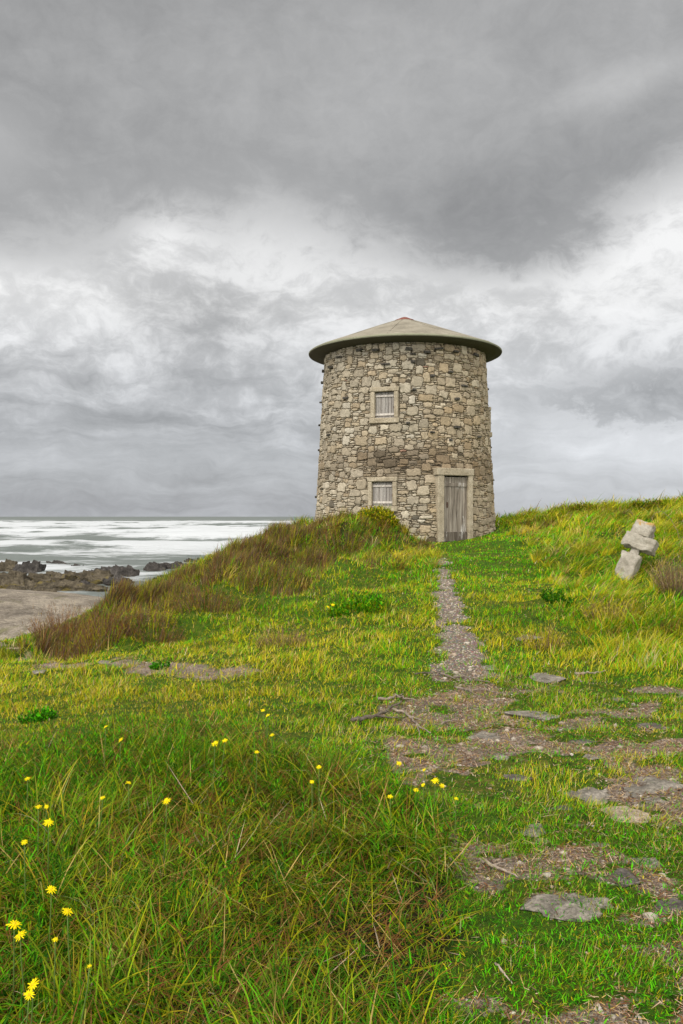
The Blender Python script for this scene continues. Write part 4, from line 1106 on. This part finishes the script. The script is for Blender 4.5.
for i, (pp, rad, tone, lab, forks) in enumerate(STICKS):
    P3 = np.array([hit(*p) for p in pp]); rr_ = np.random.default_rng(50 + i)
    org = P3[0].copy(); n_ = len(P3)
    t = np.linspace(0, n_ - 1, n_ * 4); Q = np.stack([np.interp(t, np.arange(n_), P3[:, k]) for k in range(3)], -1)
    Q += rr_.normal(0, rad * .35, Q.shape); Q[:, 2] = np.maximum(Q[:, 2], ground_h(Q[:, 0], Q[:, 1])) + rad * 1.3 + .012 + np.abs(rr_.normal(0, rad * .4, len(Q)))
    mb = MB(); v, f = tube(Q - org, rad * np.linspace(1.1, .45, len(Q)) * rr_.uniform(.8, 1.2, len(Q)), 8); mb.add(v, f, (tone, tone, tone))
    for (k, p) in forks:
        a = Q[k * 4]; b = np.array(hit(*p)); b[2] += .03
        tt = np.linspace(0, 1, 6)[:, None]; q = a * (1 - tt) + b * tt + rr_.normal(0, rad * .3, (6, 3)) * tt
        v, f = tube(q - org, rad * np.linspace(.7, .25, 6), 6); mb.add(v, f, (tone * .9,) * 3)
    o = mb.build('stick', M['wood'], None, True, loc=tuple(org)); tag(o, lab, 'stick', 'dry sticks on the ground')

# ------------------------------------------------------------------ stone cross
def build_cross():
    X, Y, Z = hit(622, 577)
    root = empty('stone_cross', (X, Y, Z - .06))
    yaw, lean = math.radians(-36), math.radians(26)
    R = Matrix.Rotation(lean, 3, 'Y') @ Matrix.Rotation(math.radians(-6), 3, 'X') @ Matrix.Rotation(yaw, 3, 'Z')
    root.rotation_euler = R.to_euler(); root.scale = (1.03, 1.03, 1.03)
    tag(root, 'broken pale stone cross leaning to the right on the grassy rise', 'cross')
    m, nt = new_mat('lichened_concrete'); co = objco(nt)
    n1 = noise(nt, co, 5, 7, .7); n2 = noise(nt, co, 34, 5, .7); n3 = noise(nt, co, 7, 4, .6, .4)
    c = ramp(nt, n1, [(.25, (.15, .13, .095)), (.45, (.26, .23, .18)), (.62, (.36, .325, .265)), (.85, (.43, .39, .33))])
    c = mix(nt, .6, c, ramp(nt, n2, [(.3, .5), (.5, 1.0)]), 'MULTIPLY')
    c = mix(nt, ramp(nt, n3, [(.30, .8), (.38, 0.0)]), c, (.15, .14, .10))
    sp = nd(nt, 'ShaderNodeSeparateXYZ'); nt.links.new(co, sp.inputs[0])
    top = nd(nt, 'ShaderNodeMapRange'); nt.links.new(math_(nt, 'ADD', sp.outputs[2], math_(nt, 'MULTIPLY', n3, .5)), top.inputs[0]); top.inputs[1].default_value = 1.27; top.inputs[2].default_value = 1.33
    c = mix(nt, math_(nt, 'MULTIPLY', top.outputs[0], .85), c, (.36, .21, .05))
    finish(nt, c, .9, .15, math_(nt, 'MULTIPLY_ADD', n2, .4, n1), .02)
    def block(name, c, d, seed, taper=0.0, cuts=11):
        import bmesh
        bm = bmesh.new(); bmesh.ops.create_cube(bm, size=1.0)
        bmesh.ops.subdivide_edges(bm, edges=bm.edges[:], cuts=cuts, use_grid_fill=True)
        v = np.array([q.co[:] for q in bm.verts]); f = [[q.index for q in p.verts] for p in bm.faces]; bm.free()
        # soften the corners, then weather the faces
        s = np.clip(np.abs(v) * 2, 0, 1); rr = (s ** 20).sum(1) ** (1 / 20); v = v * (1 / np.maximum(rr, 1e-3) * np.max(s, 1))[:, None]
        v[:, 0] *= 1 + taper * v[:, 2]
        w = v * np.array(d) + np.array(c)
        o_ = seed * 3.7
        nn = np.stack([fbm(w[:, 0] * 9 + o_ + k * 9, w[:, 1] * 9, w[:, 2] * 9, seed=seed + k, octv=4) - .5 for k in range(3)], -1)
        n2_ = fbm(w[:, 0] * 26, w[:, 1] * 26, w[:, 2] * 26 + o_, seed=seed + 7, octv=2) - .5
        w = w + nn * .075 + (v / (np.linalg.norm(v, axis=1)[:, None] + 1e-6)) * (n2_ * .03)[:, None]
        mesh_obj(name, w, faces=f, mat=m, parent=root)
    block('shaft', (0, 0, .235), (.31, .24, .47), 3, .16)
    block('neck', (.01, .0, .51), (.13, .13, .16), 5)
    block('crossbar', (.03, .0, .70), (.55, .26, .235), 7)
    block('top_arm', (.0, .0, .94), (.33, .235, .27), 9, -.12)
build_cross()

# ------------------------------------------------------------------ rocks on the shore
M['rk_dark'] = mat_stone('wet_dark_rock', [(.25, (.020, .018, .016)), (.5, (.055, .048, .042)), (.75, (.12, .105, .09))], .9, .25, fine=5)
M['rk_brown'] = mat_stone('lichened_rock', [(.25, (.022, .018, .013)), (.5, (.075, .060, .038)), (.75, (.16, .13, .088))], .8, .25, ((.13, .10, .03), .57), fine=5)
def shore_rock(name, px, py, Y, wpx, hpx, mt, lab, seed, depth=1.0, cat='rock', rough=.20, group='rocks of the shore', tilt=0):
    """px, py: middle of the visible foot, in the sea or on the beach"""
    Y = 5.95 * F / (py - HY)
    X = (px - HX) * Y / F; w = wpx * 1.3 * Y / F; h = hpx * 1.25 * Y / F
    zb = EYE - (py - HY) * Y / F
    v, f = rock_shape((w, w * depth, h * 2.0), seed, 5, 30, rough)
    # slanting strata: steps across the bedding
    b = v[:, 2] + v[:, 0] * .22 + v[:, 1] * .12; stp = h * .28
    v[:, 2] += (np.round(b / stp) * stp - b) * .8
    jag = fbm(v[:, 0] * 2.2 / h ** .5, v[:, 1] * 2.2, v[:, 2] * 2.2 + seed, seed=seed % 90, octv=5) - .5
    v[:, 2] += np.abs(jag) * h * .55 * (v[:, 2] > -h * .3); v[:, 0] += jag * h * .5
    o = mesh_obj(name, v, faces_tri=f, mat=M[mt], loc=(X, Y, zb), smooth=False)
    o.rotation_euler = (0, tilt, np.random.default_rng(seed).uniform(-.3, .3))
    tag(o, lab, cat, group)
SH = [
    ('rock_outcrop', 8, 588, 0, 60, 17, 'rk_brown', 'yellow lichened outcrop at the left edge of the shore', 301, .8),
    ('rock_outcrop', 46, 586, 0, 62, 14, 'rk_brown', 'broad outcrop of brown strata right of the left edge outcrop', 302, .8),
    ('rock_outcrop', 86, 583, 0, 66, 11, 'rk_brown', 'brown ledge in the middle of the shore rocks', 317, .6),
    ('rock_outcrop', 106, 578, 0, 52, 10, 'rk_dark', 'dark wet ledge reaching out towards the surf', 303, .6),
    ('rock_outcrop', 62, 589, 0, 74, 7, 'rk_brown', 'low brown shelf in front of the outcrops at the top of the beach', 304, .5),
    ('boulder', 130, 578, 0, 20, 9, 'rk_dark', 'black boulder ending the dark ledge beside the water', 305, .9),
    ('boulder', 84, 586, 0, 20, 6, 'rk_dark', 'dark boulder below the brown ledge', 306, .9),
    ('boulder', 117, 584, 0, 30, 7, 'rk_dark', 'low dark boulder at the water line below the wet ledge', 307, .9),
    ('boulder', 28, 576, 0, 30, 12, 'rk_dark', 'dark jagged rock rising behind the left edge outcrop', 308, .9),
    ('boulder', 58, 570, 0, 26, 8, 'rk_dark', 'dark knob standing highest behind the outcrops', 309, .9),
    ('boulder', 80, 571, 0, 22, 6, 'rk_dark', 'flat dark rock right of the highest knob', 318, .9),
    ('boulder', 100, 571, 0, 18, 4, 'rk_dark', 'thin dark rock behind the wet ledge', 319, .9),
    ('boulder', 8, 573, 0, 30, 12, 'rk_brown', 'olive brown rock behind the left edge outcrop', 320, .9),
    ('boulder', 44, 593, 0, 26, 5, 'rk_brown', 'flat tan boulder lying on the beach', 310, .9),
    ('boulder', 14, 592, 0, 22, 6, 'rk_brown', 'tan boulder at the left edge above the sand', 311, .9),
    ('boulder', 96, 590, 0, 26, 5, 'rk_brown', 'grey brown boulder at the right end of the beach shelf', 312, .9),
    ('boulder', 157, 575, 0, 26, 11, 'rk_dark', 'leftmost black rock standing alone in the surf', 313, .9),
    ('boulder', 180, 574, 0, 34, 11, 'rk_dark', 'low wide black rock in the surf beside the mound', 314, .8),
    ('boulder', 194, 566, 0, 20, 8, 'rk_dark', 'small black rock farthest out in the surf', 315, .9),
    ('boulder', 166, 582, 0, 26, 6, 'rk_dark', 'black rock awash just above the mound crest', 316, .9),
]
for s in SH: shore_rock(s[0], s[1], s[2], s[3], s[4], s[5], s[6], s[7], s[8], s[9])

# ------------------------------------------------------------------ bushes and weeds that stand out
def bush(name, px, py, wpx, hpx, nst, cols, lab, cat, seed, wd=.008, leafy=False, group=None, lean_=.25, dy=0):
    rng = np.random.default_rng(seed)
    X, Y, Z = hit(px, py); w = wpx * Y / F; h = hpx * Y / F
    root = empty(name, (X, Y, Z)); tag(root, lab, cat, group)
    rx = np.sqrt(rng.random(nst)); a = rng.uniform(-np.pi, np.pi, nst)
    dx, dy_ = np.cos(a) * rx * w * .40, np.sin(a) * rx * w * .30
    gz = ground_h(X + dx, Y + dy_) - Z
    L = h * (1.0 - .5 * rx ** 2) * rng.uniform(.65, 1.15, nst)
    cw = np.zeros((nst, 9))
    for k, q in cols.items(): cw[:, k] = q
    c0 = pick(cw, rng)
    V, T, C = blades(np.c_[dx, dy_, gz - .02], L, wd * rng.uniform(.5, 1.2, nst), a, rx * .45 + rng.normal(0, .12, nst) * .8, rng.uniform(0, lean_ * 2, nst), c0, c0 * .9, 4, rng.uniform(-1.5, 1.5, nst))
    mesh_obj('stems', V, faces_tri=T, mat=M['heath'], parent=root, col=C)
    per = 7 if not leafy else 14; ci = np.repeat(np.arange(nst), per); n = len(ci); t = rng.uniform(.25, 1, n)
    nv = 9; tips = V.reshape(nst, nv, 3); ctr = np.stack([(tips[:, 2 * k] + tips[:, 2 * k + 1]) / 2 for k in range(4)] + [tips[:, 8]], 1)
    ii = np.minimum((t * 4).astype(int), 3); ff = (t * 4 - ii)[:, None]
    P = ctr[ci, ii] * (1 - ff) + ctr[ci, ii + 1] * ff
    c1 = pick(cw[ci], rng)
    V, T, C = blades(P, h * rng.uniform(.06, .16, n) * (1.4 if leafy else 1), (wd * (2.2 if leafy else .8)) * rng.uniform(.6, 1.2, n), rng.uniform(-np.pi, np.pi, n), rng.uniform(.2, 1.2, n), rng.uniform(0, .6, n), c1, c1, 3, rng.normal(0, .5, n))
    mesh_obj('foliage', V, faces_tri=T, mat=M['leaf'] if leafy else M['heath'], parent=root, col=C)
bush('heather_bush', 205, 612, 84, 30, 330, {7: .8, 6: .8, 2: .3, 3: .2}, 'dark brown scrub halfway along the face of the mound', 'bush', 414)
bush('heather_bush', 268, 584, 90, 30, 330, {7: .8, 6: .8, 2: .4, 3: .2}, 'dark brown scrub on the upper face of the mound left of the lower window', 'bush', 415)
bush('heather_bush', 340, 552, 80, 24, 330, {7: .7, 6: .7, 2: .4, 3: .4}, 'olive brown scrub on the face of the mound just below its mossy top', 'bush', 416)
bush('heather_bush', 150, 630, 80, 28, 330, {7: .9, 6: .7, 3: .2}, 'purplish brown scrub on the lower face of the mound between the brown bushes', 'bush', 417)
bush('heather_bush', 62, 646, 62, 44, 420, {7: .8, 6: .7, 5: .12}, 'brown heathery bush at the low left end of the mound', 'bush', 401)
bush('heather_bush', 100, 642, 70, 40, 420, {7: .8, 6: .8, 3: .3}, 'wider brown bush right of the lowest one on the mound', 'bush', 402)
bush('heather_bush', 676, 592, 42, 42, 320, {7: 1.0, 5: .15, 8: .08}, 'grey brown dry bush at the right edge below the cross', 'bush', 403, .006)
bush('heather_bush', 545, 648, 46, 26, 180, {7: .5, 5: .35, 4: .3, 3: .3}, 'straw coloured tuft on the rise above the lumpy grey stone', 'bush', 404)
bush('heather_bush', 610, 624, 60, 30, 260, {7: .6, 5: .3, 4: .3, 3: .4}, 'dry brown tuft on the rise below the cross', 'bush', 405)
bush('heather_bush', 282, 645, 60, 24, 220, {7: .9, 5: .3, 3: .2}, 'purplish dead tuft at the foot of the mound', 'bush', 406)
bush('gorse_bush', 648, 513, 30, 14, 320, {2: .8, 6: .5, 3: .5}, 'dark rounded bush on the skyline behind the cross', 'bush', 407, .012, True)
bush('gorse_bush', 585, 514, 44, 10, 300, {2: .5, 6: .6, 3: .6}, 'low olive bush on the skyline left of the cross', 'bush', 408, .012, True)
bush('gorse_bush', 376, 520, 52, 14, 380, {2: .6, 3: .8, 4: .3, 6: .3}, 'mossy olive bush on top of the mound under the lower window', 'bush', 409, .012, True)
bush('leafy_weed', 557, 603, 34, 15, 60, {2: 1.0, 1: .2}, 'dark green broad leaved weed on the rise right of the path', 'weed', 410, .012, True)
bush('leafy_weed', 356, 612, 70, 20, 150, {0: .3, 2: .9, 1: .5, 3: .3}, 'bright green leafy weed on the flank of the mound', 'weed', 411, .010, True)
bush('leafy_weed', 160, 668, 22, 9, 50, {2: .8, 0: .3}, 'small dark green weed beside the sandy track', 'weed', 412, .009, True)
bush('leafy_weed', 38, 722, 40, 16, 70, {2: .7, 0: .6}, 'low dark weed patch at the left behind the long grass', 'weed', 413, .008, True)

# arching bare bramble at the right skyline
X, Y, Z = hit(683, 545)
pts = [(X + .25 * k_ - 1.05 + .0, Y, Z + .55 + .42 * math.sin(min(1, k_ / 3.2) * math.pi * .62) - .0 * k_) for k_ in range(5)]
pts = [(X - .05, Y, Z - .05), (X - .12, Y, Z + .30), (X - .28, Y, Z + .58), (X - .46, Y, Z + .74), (X - .62, Y, Z + .70), (X - .72, Y, Z + .56)]
q = np.array(pts) - np.array(pts[0]); mb = MB(); v, f = tube(q, np.linspace(.007, .003, 6), 5); mb.add(v, f, (.9, .85, .8)); o = mb.build('bramble_stem', M['wood'], None, True, loc=pts[0])
tag(o, 'thin bare arching stem on the rise at the right edge', 'stem')

# ------------------------------------------------------------------ yellow flowers
mt, nt = new_mat('flower_disc'); n1 = noise(nt, objco(nt), 300, 3); finish(nt, ramp(nt, n1, [(.3, (.70, .42, .006)), (.7, (.85, .60, .01))]), .8, .2, n1, .002); M['disc'] = mt
def flower_meshes():
    r = np.random.default_rng(71); out = []
    for kv in range(4):
        V = []; T = []; C = []; n = 0
        for ring, (cnt, ln, up) in enumerate(((13, 1.0, .18), (10, .72, .5))):
            for k in range(cnt):
                a = 2 * math.pi * (k + .5 * ring) / cnt + r.normal(0, .08); l_ = ln * r.uniform(.8, 1.08); w_ = .17 * r.uniform(.8, 1.2); u = up + r.normal(0, .12)
                ca, sa = math.cos(a), math.sin(a)
                prof = [(0.12, .05), (.45, w_), (.8, w_ * .95), (1.0, w_ * .35)]
                vs = []
                for (t, hw) in prof:
                    rr_ = t * l_; z_ = math.sin(u) * rr_ - .22 * t * t
                    for sgn in (-1, 1): vs.append((ca * rr_ - sa * hw * sgn * .5, sa * rr_ + ca * hw * sgn * .5, z_))
                V += vs; T += [(n + 2 * i, n + 2 * i + 1, n + 2 * i + 3) for i in range(3)] + [(n + 2 * i, n + 2 * i + 3, n + 2 * i + 2) for i in range(3)]
                c = np.array([.88, .70, .006]) * r.uniform(.88, 1.1); C += [c] * 8; n += 8
        me = mesh_obj('flower_head', np.array(V), faces_tri=np.array(T), mat=M['petal'], col=np.array(C)); out.append(me.data); bpy.data.objects.remove(me)
    v, f = ico(2); o = mesh_obj('disc', v * np.array([.26, .26, .16]) + np.array([0, 0, .06]), faces_tri=f, mat=M['disc']); d = o.data; bpy.data.objects.remove(o)
    return out, d
FH, FD = flower_meshes()
FLOWERS = [  # px, py, diameter in px, label
    (52, 891, 11, 'star shaped yellow flower above and left of the open one, near the left edge'),
    (68, 912, 12, 'wide open yellow flower right of the pair in the left foreground'),
    (15, 924, 14, 'upper and larger flower of the close pair at the left edge'),
    (21, 935, 12, 'lower flower of the close pair at the left edge'),
    (34, 985, 13, 'upper of two joined yellow flowers in the bottom left corner'),
    (30, 994, 11, 'lower of two joined yellow flowers in the bottom left corner'),
    (56, 940, 6, 'small half closed yellow flower below the wide open one'),
    (90, 967, 5, 'tiny orange bud right of the bottom left corner flowers'),
    (167, 801, 9, 'single round yellow flower in the middle of the long grass'),
    (103, 798, 6, 'small yellow flower left of the single round one'),
    (129, 783, 6, 'small yellow flower above and left of the single round one'),
    (49, 823, 10, 'tilted yellow flower on the left under a small cluster'),
    (25, 843, 7, 'yellow flower at far left below the tilted one'),
    (39, 807, 7, 'left flower of a small cluster of two above the tilted one'),
    (47, 807, 5, 'right flower of a small cluster of two above the tilted one'),
    (28, 779, 6, 'yellow flower at far left, highest of the left edge group'),
    (121, 740, 6, 'yellow flower on the back edge of the long grass, right of its highest neighbour'),
    (106, 727, 5, 'highest yellow flower at the left back edge of the long grass'),
    (215, 744, 8, 'left flower of a bright pair at the back of the long grass'),
    (225, 741, 6, 'right flower of a bright pair at the back of the long grass'),
    (263, 711, 5, 'farthest yellow flower behind the dry yellow tuft'),
    (268, 716, 5, 'yellow flower just below the farthest one'),
    (272, 735, 5, 'lone yellow flower below the two farthest ones'),
    (257, 752, 5, 'small yellow flower right of and below the bright pair'),
    (319, 767, 6, 'yellow flower over the middle of the dry grass'),
    (312, 782, 5, 'smaller yellow flower just under the one over the dry grass'),
    (399, 764, 6, 'upright yellow flower standing highest left of the right hand clump'),
    (390, 797, 6, 'lowest yellow flower at the left of the right hand clump'),
    (416, 790, 6, 'left flower of the row on the right hand clump'),
    (423, 785, 5, 'small middle flower of the row on the right hand clump'),
    (435, 781, 8, 'largest yellow flower on top of the right hand clump'),
    (442, 786, 6, 'flower touching the largest one on the right hand clump'),
    (456, 799, 5, 'outermost yellow flower at the right end of the clump, by the stones'),
    (424, 770, 4, 'small pale yellow flower behind the right hand clump'),
    (328, 607, 4, 'left tiny yellow flower far off on the flank of the mound'),
    (333, 605, 4, 'right tiny yellow flower far off on the flank of the mound'),
]
mst, nt = new_mat('flower_stem'); finish(nt, (.085, .13, .025), .7, .2)
fr_ = np.random.default_rng(90)
for i, (px, py, dpx, lab) in enumerate(FLOWERS):
    hgt = fr_.uniform(.26, .34) if py < 1020 and px < 500 and py > 700 else .22
    if px > 380: hgt = fr_.uniform(.20, .27)
    X, Y, Z = hit(px, py, hgt)
    root = empty('yellow_flower', (X, Y, Z)); tag(root, lab, 'flower', 'yellow flowers in the grass')
    lx, ly = fr_.normal(0, .03, 2)
    st = np.array([(lx * (1 - t) ** 1.5 * 1.0, ly * (1 - t) ** 1.5, hgt * t - .01 * (t == 0)) for t in np.linspace(0, 1, 6)])
    mb = MB(); v, f = tube(st, np.linspace(.0028, .0018, 6), 5); mb.add(v, f); mb.build('stem', mst, root, True)
    s = dpx * Y / F / 2 * 1.12
    hd = bpy.data.objects.new('flower_head', FH[i % 4]); COL.objects.link(hd); hd.parent = root; hd.location = (0, 0, hgt + .002); hd.scale = (s,) * 3
    tilt = fr_.uniform(.25, .75); hd.rotation_euler = (tilt, fr_.normal(0, .25), fr_.uniform(0, 6.28) * 0 + fr_.normal(0, .5))
    ds = bpy.data.objects.new('disc', FD); COL.objects.link(ds); ds.parent = hd
